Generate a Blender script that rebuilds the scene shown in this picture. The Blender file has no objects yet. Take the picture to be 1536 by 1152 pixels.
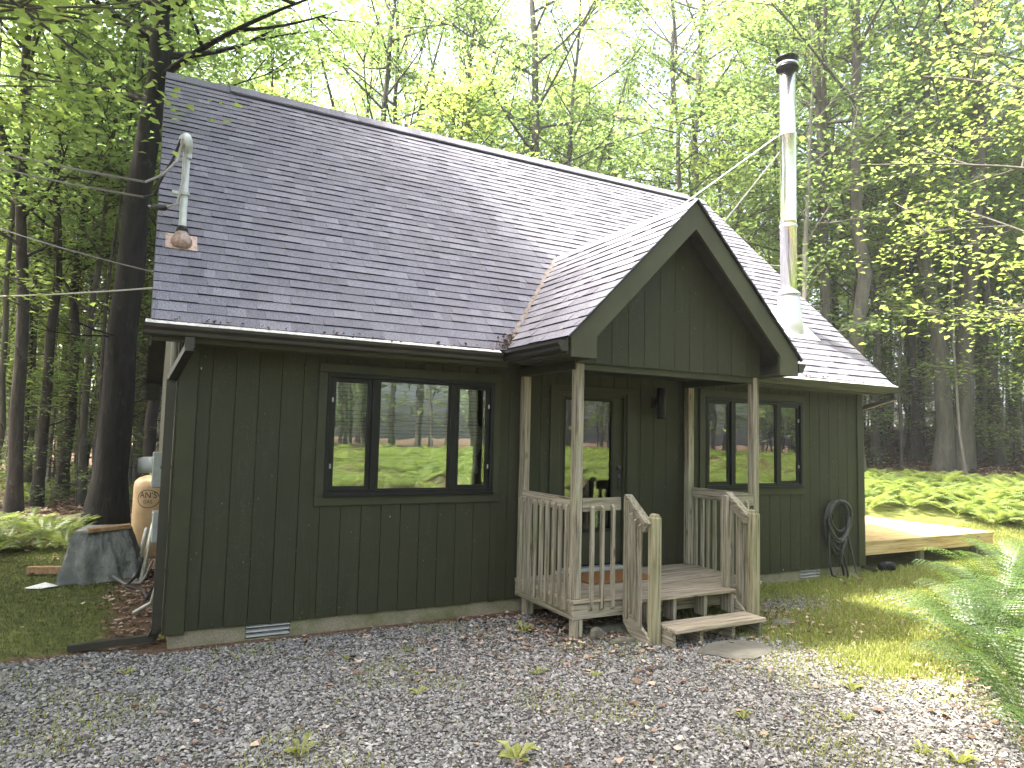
import bpy, math, random
import numpy as np
from mathutils import Matrix, Vector

random.seed(7)
rng = np.random.default_rng(11)
scene = bpy.context.scene
COL = scene.collection

# ------------------------------------------------------------------ camera
CAM = np.array([-0.533, -6.824, 1.757])
MR = np.array([[0.88291995, -0.46892674, 0.02366588],
               [0.0564282, 0.05593736, -0.99683844],
               [0.46612039, 0.88146397, 0.07584891]])
cam_data = bpy.data.cameras.new('camera')
cam = bpy.data.objects.new('camera', cam_data)
COL.objects.link(cam)
cam_data.sensor_width = 36.0
cam_data.lens = 1042.255 / 1536 * 36.0
cam_data.clip_start = 0.05
cam_data.clip_end = 800
r_, d_, f_ = MR
cam.matrix_world = Matrix(((r_[0], -d_[0], -f_[0], CAM[0]), (r_[1], -d_[1], -f_[1], CAM[1]),
                           (r_[2], -d_[2], -f_[2], CAM[2]), (0, 0, 0, 1)))
scene.camera = cam

# ------------------------------------------------------------------ sky and sun
SUN_EL = math.radians(65)
SUN_DIR = Vector((-0.885 * math.cos(SUN_EL), 0.466 * math.cos(SUN_EL), math.sin(SUN_EL)))
world = bpy.data.worlds.new('World')
scene.world = world
world.use_nodes = True
wn = world.node_tree
bg = wn.nodes['Background']
sky = wn.nodes.new('ShaderNodeTexSky')
sky.sky_type = 'NISHITA'
sky.sun_disc = False
sky.sun_elevation = SUN_EL
sky.sun_rotation = math.atan2(SUN_DIR.x, SUN_DIR.y)
sky.air_density = 0.75
sky.dust_density = 8.0
sky.ozone_density = 1.0
bg.inputs['Strength'].default_value = 0.15
wn.links.new(sky.outputs['Color'], bg.inputs['Color'])
sun_data = bpy.data.lights.new('sun', 'SUN')
sun_data.energy = 4.0
sun_data.angle = math.radians(2.5)
sun_data.color = (1.0, 0.95, 0.86)
sun = bpy.data.objects.new('sun', sun_data)
COL.objects.link(sun)
sun.rotation_euler = SUN_DIR.to_track_quat('Z', 'Y').to_euler()
scene.view_settings.view_transform = 'Standard'
scene.view_settings.look = 'None'
scene.view_settings.gamma = 1.0
scene.view_settings.exposure = 2.82
scene.cycles.max_bounces = 8
scene.cycles.diffuse_bounces = 4
scene.cycles.glossy_bounces = 4
scene.cycles.transmission_bounces = 5
scene.cycles.transparent_max_bounces = 8
scene.cycles.sample_clamp_indirect = 6.0
scene.cycles.use_denoising = True
scene.cycles.use_adaptive_sampling = False

# ------------------------------------------------------------------ materials
class NT:
    def __init__(s, name):
        s.m = bpy.data.materials.new(name)
        s.m.use_nodes = True
        s.t = s.m.node_tree
        s.b = s.t.nodes['Principled BSDF']
        s.out = s.t.nodes['Material Output']
    def n(s, typ, **kw):
        nd = s.t.nodes.new('ShaderNode' + typ)
        for k, v in kw.items():
            if k in nd.inputs: nd.inputs[k].default_value = v
            else: setattr(nd, k, v)
        return nd
    def l(s, a, b): s.t.links.new(a, b)
    def coord(s, scale=(1, 1, 1), kind='Object'):
        tc = s.n('TexCoord'); mp = s.n('Mapping')
        mp.inputs['Scale'].default_value = scale
        s.l(tc.outputs[kind], mp.inputs['Vector'])
        return mp.outputs['Vector']
    def noise(s, vec, scale, detail=4, rough=.55):
        nd = s.n('TexNoise'); nd.inputs['Scale'].default_value = scale
        nd.inputs['Detail'].default_value = detail; nd.inputs['Roughness'].default_value = rough
        if vec is not None: s.l(vec, nd.inputs['Vector'])
        return nd.outputs['Fac']
    def ramp(s, fac, stops):
        nd = s.n('ValToRGB'); e = nd.color_ramp.elements
        while len(e) < len(stops): e.new(.5)
        for i, (p, c) in enumerate(stops):
            e[i].position = p; e[i].color = (*c, 1) if len(c) == 3 else c
        s.l(fac, nd.inputs['Fac'])
        return nd.outputs['Color']
    def mix(s, fac, a, b, mode='MIX'):
        nd = s.n('Mix'); nd.data_type = 'RGBA'; nd.blend_type = mode
        for idx, v in ((0, fac), (6, a), (7, b)):
            if hasattr(v, 'is_linked') or hasattr(v, 'links'): s.l(v, nd.inputs[idx])
            else: nd.inputs[idx].default_value = v if idx == 0 else (*v, 1)
        return nd.outputs[2]
    def math(s, op, a, b=0.0, clamp=False):
        nd = s.n('Math'); nd.operation = op; nd.use_clamp = clamp
        for i, v in enumerate((a, b)):
            if hasattr(v, 'links'): s.l(v, nd.inputs[i])
            else: nd.inputs[i].default_value = v
        return nd.outputs[0]
    def bump(s, h, strength=.3, dist=.01):
        nd = s.n('Bump'); nd.inputs['Strength'].default_value = strength; nd.inputs['Distance'].default_value = dist
        s.l(h, nd.inputs['Height']); s.l(nd.outputs['Normal'], s.b.inputs['Normal'])
    def base(s, c, rough=.7, spec=.3):
        if hasattr(c, 'links'): s.l(c, s.b.inputs['Base Color'])
        else: s.b.inputs['Base Color'].default_value = (*c, 1)
        if hasattr(rough, 'links'): s.l(rough, s.b.inputs['Roughness'])
        else: s.b.inputs['Roughness'].default_value = rough
        s.b.inputs['Specular IOR Level'].default_value = spec
        return s.m

def plain(name, c, rough=.6, spec=.3, metal=0.0, var=.18, sc=9):
    t = NT(name)
    v = t.noise(t.coord(), sc, 5)
    lo = tuple(x * (1 - var) for x in c); hi = tuple(min(1, x * (1 + var)) for x in c)
    t.base(t.ramp(v, [(.3, lo), (.7, hi)]), rough, spec)
    t.b.inputs['Metallic'].default_value = metal
    t.bump(t.noise(t.coord(), sc * 14, 3), .12, .004)
    return t.m

def obj_random(t):
    return t.n('ObjectInfo').outputs['Random']

def m_paint():
    t = NT('dark_olive_paint')
    big = t.noise(t.coord((1, 1, .5)), 1.6, 4)
    fine = t.noise(t.coord((60, 60, 5)), 1.0, 6, .7)
    c = t.ramp(big, [(.3, (.0165, .0180, .0058)), (.7, (.0240, .0258, .0088))])
    r = obj_random(t)
    c = t.mix(t.math('MULTIPLY', r, .12), c, (.040, .038, .022))
    dust = t.noise(t.coord((14, 14, 2.2)), 1.0, 6, .75)
    c = t.mix(t.ramp(dust, [(.52, (0, 0, 0)), (.85, (.30, .30, .30))]), c, (.085, .080, .06))
    for sc_, th_, gs, gt, col in ((7.0, .05, 3.1, .56, (.34, .33, .28)), (21.0, .085, 5.0, .56, (.16, .15, .12)), (60.0, .15, 2.3, .54, (.085, .08, .06))):
        sp = t.n('TexVoronoi'); sp.feature = 'F1'; sp.inputs['Scale'].default_value = sc_
        t.l(t.coord((1, 1, .5)), sp.inputs['Vector'])
        gate = t.math('GREATER_THAN', t.noise(t.coord(), gs, 3), gt)
        c = t.mix(t.math('MULTIPLY', t.math('LESS_THAN', sp.outputs['Distance'], th_), gate), c, col)
    t.base(c, .62, .35)
    t.bump(t.math('ADD', fine, t.math('MULTIPLY', t.noise(t.coord((5, 5, 40)), 1.0, 5, .7), .6)), .6, .006)
    return t.m

def m_shingle(joined):
    t = NT('asphalt_shingle_joined' if joined else 'asphalt_shingle')
    if joined:
        a = t.n('Attribute'); a.attribute_name = 'tone'; r = a.outputs['Fac']
    else: r = obj_random(t)
    gr = t.n('TexNoise'); gr.inputs['Scale'].default_value = 120; gr.inputs['Detail'].default_value = 3
    gr.inputs['Roughness'].default_value = .8
    geo = t.n('NewGeometry'); t.l(geo.outputs['Position'], gr.inputs['Vector'])
    c = t.ramp(r, [(0, (.092, .090, .108)), (.45, (.108, .106, .127)), (.8, (.119, .117, .139)), (1, (.148, .146, .169))])
    g = t.ramp(gr.outputs['Fac'], [(.34, (.25, .25, .25)), (.5, (1, 1, 1)), (.66, (2.4, 2.4, 2.4))])
    c = t.mix(1.0, c, g, 'MULTIPLY')
    st = t.n('TexNoise'); st.inputs['Scale'].default_value = .9; st.inputs['Detail'].default_value = 5
    t.l(geo.outputs['Position'], st.inputs['Vector'])
    c = t.mix(t.ramp(st.outputs['Fac'], [(.45, (0, 0, 0)), (.75, (.35, .35, .35))]), c, (.16, .155, .165))
    t.base(c, .82, .35)
    t.bump(gr.outputs['Fac'], .5, .004)
    return t.m

def m_wood(name, axis, a=(.185, .160, .112), b=(.335, .305, .235), dark=(.055, .040, .027), green=.45):
    t = NT(name)
    sc = [44, 44, 44]; sc[axis] = 1.7
    r = obj_random(t)
    tc = t.n('TexCoord'); mp = t.n('Mapping'); mp.inputs['Scale'].default_value = sc
    off = t.n('CombineXYZ')
    for i in range(3): t.l(t.math('MULTIPLY', r, 37.0 + 11 * i), off.inputs[i])
    ad = t.n('VectorMath'); ad.operation = 'ADD'
    t.l(tc.outputs['Object'], mp.inputs['Vector']); t.l(mp.outputs['Vector'], ad.inputs[0]); t.l(off.outputs[0], ad.inputs[1])
    gr = t.noise(ad.outputs[0], 1.0, 7, .68)
    c = t.ramp(gr, [(.36, dark), (.44, a), (.57, b), (.72, tuple(min(1, x * 1.2) for x in b))])
    c = t.mix(t.math('MULTIPLY', r, .35), c, tuple(x * .62 for x in a))
    blot = t.noise(t.coord(), 3.0, 5)
    c = t.mix(t.ramp(blot, [(.5, (0, 0, 0)), (.72, (green, green, green))]), c, (.20, .22, .11))
    kn = t.n('TexVoronoi'); kn.inputs['Scale'].default_value = 1.0
    ks = [9, 9, 9]; ks[axis] = 2.6
    mp2 = t.n('Mapping'); mp2.inputs['Scale'].default_value = ks
    ad2 = t.n('VectorMath'); ad2.operation = 'ADD'
    t.l(tc.outputs['Object'], mp2.inputs['Vector']); t.l(mp2.outputs['Vector'], ad2.inputs[0]); t.l(off.outputs[0], ad2.inputs[1])
    t.l(ad2.outputs[0], kn.inputs['Vector'])
    c = t.mix(t.ramp(kn.outputs['Distance'], [(.05, (.85, .85, .85)), (.16, (0, 0, 0))]), c, (.085, .06, .04))
    t.base(c, .85, .2)
    t.bump(gr, .6, .004)
    return t.m

def m_leaf(name, base, trans, tmix=.5, var=.5):
    t = NT(name)
    t.t.nodes.remove(t.b)
    a = t.n('Attribute'); a.attribute_name = 'tone'
    r = obj_random(t)
    f = t.math('ADD', t.math('MULTIPLY', a.outputs['Fac'], .55), t.math('MULTIPLY', r, .45))
    c1 = t.ramp(f, [(0, tuple(x * (1 - var) for x in base)), (1, tuple(x * (1 + var) for x in base))])
    c2 = t.ramp(f, [(0, tuple(x * (1 - var) for x in trans)), (1, tuple(x * (1 + var) for x in trans))])
    d = t.n('BsdfDiffuse'); tr = t.n('BsdfTranslucent'); mx = t.n('MixShader')
    mx.inputs[0].default_value = tmix
    t.l(c1, d.inputs['Color']); t.l(c2, tr.inputs['Color'])
    t.l(d.outputs[0], mx.inputs[1]); t.l(tr.outputs[0], mx.inputs[2])
    gl = t.n('BsdfGlossy'); gl.inputs['Roughness'].default_value = .45
    m2 = t.n('MixShader'); m2.inputs[0].default_value = .04
    t.l(mx.outputs[0], m2.inputs[1]); t.l(gl.outputs[0], m2.inputs[2])
    t.l(m2.outputs[0], t.out.inputs['Surface'])
    return t.m

def m_bark(name, a, b, c_=(.22, .23, .19)):
    t = NT(name)
    v = t.coord((9, 9, 1.6))
    n1 = t.noise(v, 1.0, 7, .7)
    c = t.ramp(n1, [(.3, a), (.65, b)])
    lich = t.noise(t.coord((1, 1, .6)), 5.0, 6, .7)
    c = t.mix(t.ramp(lich, [(.58, (0, 0, 0)), (.72, (.6, .6, .6))]), c, c_)
    r = obj_random(t)
    c = t.mix(t.math('MULTIPLY', r, .5), c, a)
    t.base(c, .9, .15)
    t.bump(n1, .9, .03)
    return t.m

def m_ground():
    t = NT('forest_ground')
    a = t.n('Attribute'); a.attribute_name = 'zone'
    sp = t.n('SeparateColor'); t.l(a.outputs['Color'], sp.inputs[0])
    pos = t.coord()
    n1 = t.noise(pos, 1.3, 6, .65); n2 = t.noise(pos, 26, 5, .7); n3 = t.noise(pos, 7, 5, .65)
    litter = t.ramp(n2, [(.3, (.035, .022, .014)), (.5, (.105, .066, .042)), (.66, (.19, .13, .088)), (.8, (.26, .19, .14))])
    gravel = t.ramp(n2, [(.32, (.028, .025, .022)), (.55, (.074, .068, .062)), (.75, (.14, .13, .12))])
    grass = t.ramp(n3, [(.3, (.055, .062, .018)), (.55, (.105, .118, .032)), (.75, (.17, .17, .07))])
    def thr(ch):
        w = t.math('ADD', sp.outputs[ch], t.math('MULTIPLY', t.math('SUBTRACT', n3, .5), .9))
        w = t.math('ADD', w, t.math('MULTIPLY', t.math('SUBTRACT', n2, .5), .5))
        return t.ramp(w, [(.38, (0, 0, 0)), (.62, (1, 1, 1))])
    c = t.mix(thr(0), litter, gravel)
    c = t.mix(thr(1), c, grass)
    t.base(c, .95, .1)
    t.bump(n2, .8, .03)
    return t.m

def m_concrete():
    t = NT('mossy_concrete')
    n1 = t.noise(t.coord(), 3.2, 6, .65); n2 = t.noise(t.coord(), 90, 3)
    c = t.ramp(n2, [(.3, (.15, .13, .09)), (.7, (.27, .24, .18))])
    c = t.mix(t.ramp(n1, [(.42, (0, 0, 0)), (.66, (.8, .8, .8))]), c, (.085, .10, .032))
    t.base(c, .92, .1); t.bump(n2, .5, .006)
    return t.m

def m_glass():
    t = NT('window_glass')
    t.t.nodes.remove(t.b)
    tr = t.n('BsdfTransparent'); tr.inputs['Color'].default_value = (.80, .84, .82, 1)
    gl = t.n('BsdfGlossy'); gl.inputs['Roughness'].default_value = .004
    gl.inputs['Color'].default_value = (.95, 1, .97, 1)
    wob = t.noise(t.coord(), 2.2, 2)
    bp_ = t.n('Bump'); bp_.inputs['Strength'].default_value = .05; bp_.inputs['Distance'].default_value = .02
    t.l(wob, bp_.inputs['Height']); t.l(bp_.outputs['Normal'], gl.inputs['Normal'])
    fr = t.n('Fresnel'); fr.inputs['IOR'].default_value = 2.35
    mx = t.n('MixShader')
    t.l(fr.outputs[0], mx.inputs[0]); t.l(tr.outputs[0], mx.inputs[1]); t.l(gl.outputs[0], mx.inputs[2])
    t.l(mx.outputs[0], t.out.inputs['Surface'])
    return t.m

def m_pebble():
    t = NT('crushed_stone')
    a = t.n('Attribute'); a.attribute_name = 'tone'
    c = t.ramp(a.outputs['Fac'], [(0, (.085, .083, .077)), (.5, (.190, .184, .172)), (.85, (.30, .29, .272)), (.97, (.40, .37, .33)), (1, (.42, .35, .28))])
    t.base(c, .8, .3)
    return t.m

def m_dead():
    t = NT('dead_leaf')
    a = t.n('Attribute'); a.attribute_name = 'tone'
    c = t.ramp(a.outputs['Fac'], [(0, (.06, .036, .024)), (.4, (.16, .10, .065)), (.75, (.28, .20, .14)), (1, (.42, .34, .26))])
    t.base(c, .8, .25)
    return t.m

def m_tarp():
    t = NT('grey_tarpaulin')
    w = t.noise(t.coord((1, 1, 1)), 5.5, 7, .6)
    c = t.ramp(w, [(.3, (.115, .120, .110)), (.7, (.21, .215, .20))])
    t.base(c, .42, .5)
    wv = t.noise(t.coord(), 9, 8, .62)
    t.bump(wv, .9, .05)
    return t.m

MAT = dict(
    paint=m_paint(), shingle=m_shingle(False), shingle_j=m_shingle(True), woodz=m_wood('weathered_lumber_upright', 2),
    woodx=m_wood('weathered_lumber_along_x', 0), woody=m_wood('weathered_lumber_along_y', 1),
    newel=m_wood('algae_stained_lumber', 2, (.19, .175, .10), (.32, .295, .19), (.075, .062, .034), .5), boardx=m_wood('weathered_decking', 0, (.225, .185, .13), (.365, .315, .235), (.09, .07, .045), .18),
    newx=m_wood('fresh_pine_decking', 0, (.44, .31, .13), (.58, .45, .24), (.24, .14, .05), .05),
    trim=plain('olive_trim_paint', (.027, .0285, .0120), .55, .35, sc=4), gutter=plain('dark_bronze_gutter', (.019, .018, .012), .42, .5, sc=3),
    fascia=plain('olive_grey_fascia', (.050, .052, .028), .6, .3, sc=3),
    black=plain('black_vinyl', (.006, .0065, .0065), .4, .25), concrete=m_concrete(), glass=m_glass(),
    slat=plain('blind_slat', (.78, .78, .72), .5, .4, sc=2), room=plain('room_interior', (.10, .09, .08), .9, .1),
    floorin=plain('room_floor', (.10, .07, .05), .8, .1),
    guard=plain('dirty_gutter_guard', (.48, .47, .43), .6, .3, 0, .55, 26), butt=plain('asphalt_edge_shadow', (.012, .012, .014), .9, .1), steel=None, valley=plain('dusty_valley_metal', (.15, .125, .10), .75, .2, .0, .5, 22), galv=plain('galvanised_steel', (.40, .42, .38), .45, .5, .35), copper=plain('rusty_flashing', (.30, .22, .18), .5, .4, .3, .45, 30),  # butt: asphalt edge blackened so each course's shadow line is in the colour
    grey=plain('grey_utility_box', (.32, .34, .33), .5, .4), rubber=plain('dark_hose_rubber', (.030, .034, .030), .42, .5),
    cable=plain('cable_jacket', (.02, .02, .02), .5, .4), cablel=plain('pale_cable', (.34, .34, .32), .5, .4),
    tan=plain('tan_tank_paint', (.43, .29, .15), .45, .4, sc=5), tarp=m_tarp(), ground=m_ground(), pebble=m_pebble(), dead=m_dead(),
    rawwood=plain('raw_board', (.30, .19, .10), .8, .2, var=.35, sc=20), slab=plain('grey_slab', (.105, .10, .082), .85, .2, var=.2, sc=5), stone=plain('field_stone', (.115, .11, .085), .9, .15, var=.4, sc=7),
    mat_coir=plain('coir_mat', (.19, .095, .04), .95, .05, var=.4, sc=60), white=plain('white_plastic', (.75, .76, .76), .4, .4),
    chrome=plain('dark_lockset', (.05, .05, .05), .3, .6, .8), ink=plain('black_ink', (.02, .02, .02), .6, .2), soffit=plain('soffit_paint', (.034, .033, .02), .7, .2),
    bark_a=m_bark('dark_bark', (.026, .022, .019), (.075, .066, .056)), bark_d=m_bark('blackish_bark', (.009, .008, .007), (.028, .025, .021), (.07, .075, .06)), bark_b=m_bark('grey_bark', (.060, .055, .046), (.15, .14, .12)),
    bark_c=m_bark('pale_bark', (.12, .11, .09), (.25, .24, .21)),
    leaf=m_leaf('leaf', (.090, .136, .050), (.235, .345, .095), .58), leafy=m_leaf('young_leaf', (.115, .160, .048), (.33, .43, .095), .58),
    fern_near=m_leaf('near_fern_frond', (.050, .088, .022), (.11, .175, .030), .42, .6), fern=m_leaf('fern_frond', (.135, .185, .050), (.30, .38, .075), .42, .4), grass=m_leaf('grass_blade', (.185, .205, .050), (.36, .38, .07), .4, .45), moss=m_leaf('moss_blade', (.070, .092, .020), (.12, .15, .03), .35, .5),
)
t = NT('stainless_steel')
t.base((.72, .73, .72), .16, .5); t.b.inputs['Metallic'].default_value = 1.0
t.bump(t.noise(t.coord((1, 1, .15)), 18, 2), .05, .01)
MAT['steel'] = t.m
t = NT('aluminium_flashing'); t.base((.62, .63, .63), .38, .5); t.b.inputs['Metallic'].default_value = .55
MAT['alu'] = t.m

# ------------------------------------------------------------------ builders
ORG = {}
class MB:
    def __init__(s): s.v = []; s.f = []
    def add(s, v, f):
        o = len(s.v); s.v += [tuple(map(float, p)) for p in v]; s.f += [tuple(i + o for i in q) for q in f]; return s
    def box(s, x0, x1, y0, y1, z0, z1):
        return s.add([(x0, y0, z0), (x1, y0, z0), (x1, y1, z0), (x0, y1, z0), (x0, y0, z1), (x1, y0, z1), (x1, y1, z1), (x0, y1, z1)],
                     [(0, 3, 2, 1), (4, 5, 6, 7), (0, 1, 5, 4), (1, 2, 6, 5), (2, 3, 7, 6), (3, 0, 4, 7)])
    def cbox(s, x0, x1, y0, y1, z0, z1, c=.005):
        X, Y, Z = (x0, x1), (y0, y1), (z0, z1); V = []; idx = {}
        for i in (0, 1):
            for j in (0, 1):
                for k in (0, 1):
                    sx, sy, sz = (1, -1)[i] * c, (1, -1)[j] * c, (1, -1)[k] * c
                    for a, p in ((0, (X[i], Y[j] + sy, Z[k] + sz)), (1, (X[i] + sx, Y[j], Z[k] + sz)), (2, (X[i] + sx, Y[j] + sy, Z[k]))):
                        idx[i, j, k, a] = len(V); V.append(p)
        F = []
        for a in range(3):
            for e in (0, 1):
                q = []
                for (u, w) in ((0, 0), (1, 0), (1, 1), (0, 1)):
                    t3 = [0, 0, 0]; t3[a] = e; t3[(a + 1) % 3] = u; t3[(a + 2) % 3] = w; q.append(idx[(*t3, a)])
                F.append(tuple(q if e else q[::-1]))
        for a in range(3):
            b, d = (a + 1) % 3, (a + 2) % 3
            for u in (0, 1):
                for w in (0, 1):
                    t0 = [0, 0, 0]; t1 = [0, 0, 0]; t0[b] = t1[b] = u; t0[d] = t1[d] = w; t0[a] = 0; t1[a] = 1
                    q = (idx[(*t0, b)], idx[(*t1, b)], idx[(*t1, d)], idx[(*t0, d)])
                    F.append(q if (u ^ w) else q[::-1])
        for i in (0, 1):
            for j in (0, 1):
                for k in (0, 1):
                    q = (idx[i, j, k, 0], idx[i, j, k, 1], idx[i, j, k, 2])
                    F.append(q if (i + j + k) % 2 else q[::-1])
        return s.add(V, F)
    def prism(s, pts, ax, a0, a1):
        n = len(pts); V = []
        for a in (a0, a1):
            for p in pts:
                q = list(p); q.insert(ax, a); V.append(q)
        F = [tuple(range(n))[::-1], tuple(range(n, 2 * n))] + [(i, (i + 1) % n, n + (i + 1) % n, n + i) for i in range(n)]
        return s.add(V, F)
    def hexa(s, P):
        return s.add(P, [(0, 3, 2, 1), (4, 5, 6, 7), (0, 1, 5, 4), (1, 2, 6, 5), (2, 3, 7, 6), (3, 0, 4, 7)])
    def bar(s, a, b, w, h, up=(0, 0, 1)):
        a, b, up = Vector(a), Vector(b), Vector(up); d = (b - a).normalized(); sd = d.cross(up).normalized(); u = sd.cross(d)
        P = []
        for p in (a, b):
            for (i, j) in ((-1, -1), (1, -1), (1, 1), (-1, 1)): P.append(p + sd * (w / 2 * i) + u * (h / 2 * j))
        return s.hexa(P)
    def tube(s, path, rad, n=8, cap=True):
        v, q = tube_np(path, rad, n); f = [tuple(i) for i in q]
        m = len(path)
        if cap: f += [tuple(range(n))[::-1], tuple(range((m - 1) * n, m * n))]
        return s.add(v, f)
    def lathe(s, c, prof, n=24):
        V = []
        for (r, z) in prof:
            for k in range(n):
                a = 2 * math.pi * k / n; V.append((c[0] + r * math.cos(a), c[1] + r * math.sin(a), c[2] + z))
        F = []
        for i in range(len(prof) - 1):
            for k in range(n): F.append((i * n + k, i * n + (k + 1) % n, (i + 1) * n + (k + 1) % n, (i + 1) * n + k))
        F += [tuple(range(n))[::-1], tuple(range((len(prof) - 1) * n, len(prof) * n))]
        return s.add(V, F)

def tube_np(path, rad, n=8):
    P = np.asarray(path, float); m = len(P)
    R = np.full(m, rad, float) if np.isscalar(rad) else np.asarray(rad, float)
    T = np.gradient(P, axis=0); T /= np.linalg.norm(T, axis=1)[:, None] + 1e-12
    ref = np.array([0, 0, 1.0]) if abs(T[:, 2]).mean() < .8 else np.array([1.0, 0, 0])
    S = np.cross(T, ref); S /= np.linalg.norm(S, axis=1)[:, None] + 1e-12
    U = np.cross(S, T)
    a = np.arange(n) * 2 * np.pi / n
    V = P[:, None] + R[:, None, None] * (np.cos(a)[None, :, None] * S[:, None] + np.sin(a)[None, :, None] * U[:, None])
    i = np.arange(m - 1)[:, None] * n; k = np.arange(n)[None]; k2 = (k + 1) % n
    Q = np.stack([i + k2, i + k, i + n + k, i + n + k2], -1).reshape(-1, 4)
    return V.reshape(-1, 3), Q

def link(o, parent=None):
    COL.objects.link(o)
    if parent is not None: o.parent = parent
    return o

def tag(o, label=None, cat=None, group=None, kind=None):
    if label: o['label'] = label
    if cat: o['category'] = cat
    if group: o['group'] = group
    if kind: o['kind'] = kind
    return o

def thing(name, loc, label, cat, group=None):
    o = bpy.data.objects.new(name, None); o.location = loc; o.empty_display_size = .1
    COL.objects.link(o); ORG[o.name] = Vector(loc)
    return tag(o, label, cat, group)

def obj(name, mb, mat, parent=None, smooth=False):
    me = bpy.data.meshes.new(name)
    org = ORG.get(parent.name, Vector()) if parent is not None else Vector()
    if parent is None and mb.v:
        a = np.array(mb.v); org = Vector(((a[:, 0].min() + a[:, 0].max()) / 2, (a[:, 1].min() + a[:, 1].max()) / 2, a[:, 2].min()))
    me.from_pydata([(x - org.x, y - org.y, z - org.z) for x, y, z in mb.v], [], mb.f)
    me.materials.append(MAT[mat] if isinstance(mat, str) else mat)
    if smooth: me.polygons.foreach_set('use_smooth', [True] * len(me.polygons))
    me.update()
    o = bpy.data.objects.new(name, me); link(o, parent)
    if parent is None: o.location = org
    ORG[o.name] = org
    return o

def np_mesh(name, V, Q, mat, tone=None, smooth=False):
    V = np.asarray(V, np.float32); Q = np.asarray(Q, np.int32); k = Q.shape[1]
    me = bpy.data.meshes.new(name)
    me.vertices.add(len(V)); me.vertices.foreach_set('co', V.ravel())
    me.loops.add(Q.size); me.loops.foreach_set('vertex_index', Q.ravel())
    me.polygons.add(len(Q)); me.polygons.foreach_set('loop_start', np.arange(0, Q.size, k, dtype=np.int32))
    me.polygons.foreach_set('loop_total', np.full(len(Q), k, np.int32))
    me.polygons.foreach_set('use_smooth', np.full(len(Q), bool(smooth)))
    me.update(calc_edges=True)
    if tone is not None:
        at = me.attributes.new('tone', 'FLOAT', 'FACE'); at.data.foreach_set('value', np.asarray(tone, np.float32))
    me.materials.append(MAT[mat] if isinstance(mat, str) else mat)
    return me

# ------------------------------------------------------------------ terrain
def smooth01(t): t = np.clip(t, 0, 1); return t * t * (3 - 2 * t)
_ph = rng.uniform(0, 6.28, 12)
def ground_z(x, y):
    x = np.asarray(x, float); y = np.asarray(y, float)
    u = .857 * (x - CAM[0]) + .515 * (y - CAM[1])
    v = -.515 * (x - CAM[0]) + .857 * (y - CAM[1])
    rise = np.clip(u - 14.0, 0, None) * .112 * smooth01((u - 13) / 4) * smooth01((x - 8) / 5) * smooth01((y + 5 - .25 * (x - 10)) / 6 + .6)
    rise = np.minimum(rise, 2.5 + .012 * u)
    front = np.clip(-y - 12, 0, 14) * .075
    n = .035 * np.sin(.9 * x + _ph[0]) * np.sin(.8 * y + _ph[1]) + .07 * np.sin(.31 * x + _ph[2]) * np.sin(.27 * y + _ph[3])
    d = np.maximum(np.maximum(-1 - x, x - 10), np.maximum(-6 - y, y - 8))
    return -.15 + rise + front + n * smooth01(d / 5)

def grass_w(x, y):
    left = smooth01((-.45 - x) / .5) * smooth01((y + .05 - .12 * (x + 1)) / .6) * (1 - .75 * smooth01((y - 6.5) / 2.5))
    edge = -3.45 - .20 * (x - 5) + .25 * np.sin(1.7 * x)
    right = smooth01((x - 4.25 - .30 * np.sin(2.1 * y)) / .9) * smooth01((y - edge) / .5 + .3)
    patch = np.exp(-(((x - 6.3) / .7) ** 2 + ((y + .95) / .28) ** 2))
    right = right * (1 - .75 * patch) * (1 - smooth01((.857 * (x - CAM[0]) + .515 * (y - CAM[1]) - 18) / 2))
    return np.clip(left * .85 + right, 0, 1)
def gravel_w(x, y):
    g = smooth01((-.02 - y) / .2 + smooth01((-.35 - x) / .3) * 1.2) * smooth01((x + 9) / 2) * smooth01((17 - x - .8 * y) / 2) * smooth01((y + 13) / 2)
    g = g * (1 - smooth01((y - .3) / .5))
    foot = np.exp(-(((x - 3.9) / 1.1) ** 2 + ((y + .6) / .9) ** 2)) * .9
    return np.clip(g - foot - .9 * grass_w(x, y), 0, 1)

def axis_pts(lo, hi, a, b, fine):
    left = [a - fine]; s = fine
    while left[-1] > lo: s *= 1.22; left.append(left[-1] - s)
    right = [b]; s = fine
    while right[-1] < hi: s *= 1.22; right.append(right[-1] + s)
    return np.array(left[::-1] + list(np.arange(a, b, fine)) + right)
gx = axis_pts(-160, 190, -5, 16, .16); gy = axis_pts(-120, 190, -7, 8, .16)
GX, GY = np.meshgrid(gx, gy, indexing='ij')
GZ = ground_z(GX, GY)
nx, ny = GX.shape
ii, jj = np.meshgrid(np.arange(nx - 1), np.arange(ny - 1), indexing='ij')
Q = np.stack([ii * ny + jj, (ii + 1) * ny + jj, (ii + 1) * ny + jj + 1, ii * ny + jj + 1], -1).reshape(-1, 4)
me = np_mesh('ground', np.stack([GX, GY, GZ], -1).reshape(-1, 3), Q, 'ground', smooth=True)
zc = me.color_attributes.new('zone', 'FLOAT_COLOR', 'POINT')
zz = np.ones((nx * ny, 4), np.float32); zz[:, 0] = gravel_w(GX, GY).ravel(); zz[:, 1] = grass_w(GX, GY).ravel(); zz[:, 2] = 0
zc.data.foreach_set('color', zz.ravel())
g = bpy.data.objects.new('ground', me); link(g); tag(g, 'forest floor with leaf litter, gravel drive and lawn', 'ground', kind='structure')

def gz(x, y): return float(ground_z(x, y))

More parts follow.
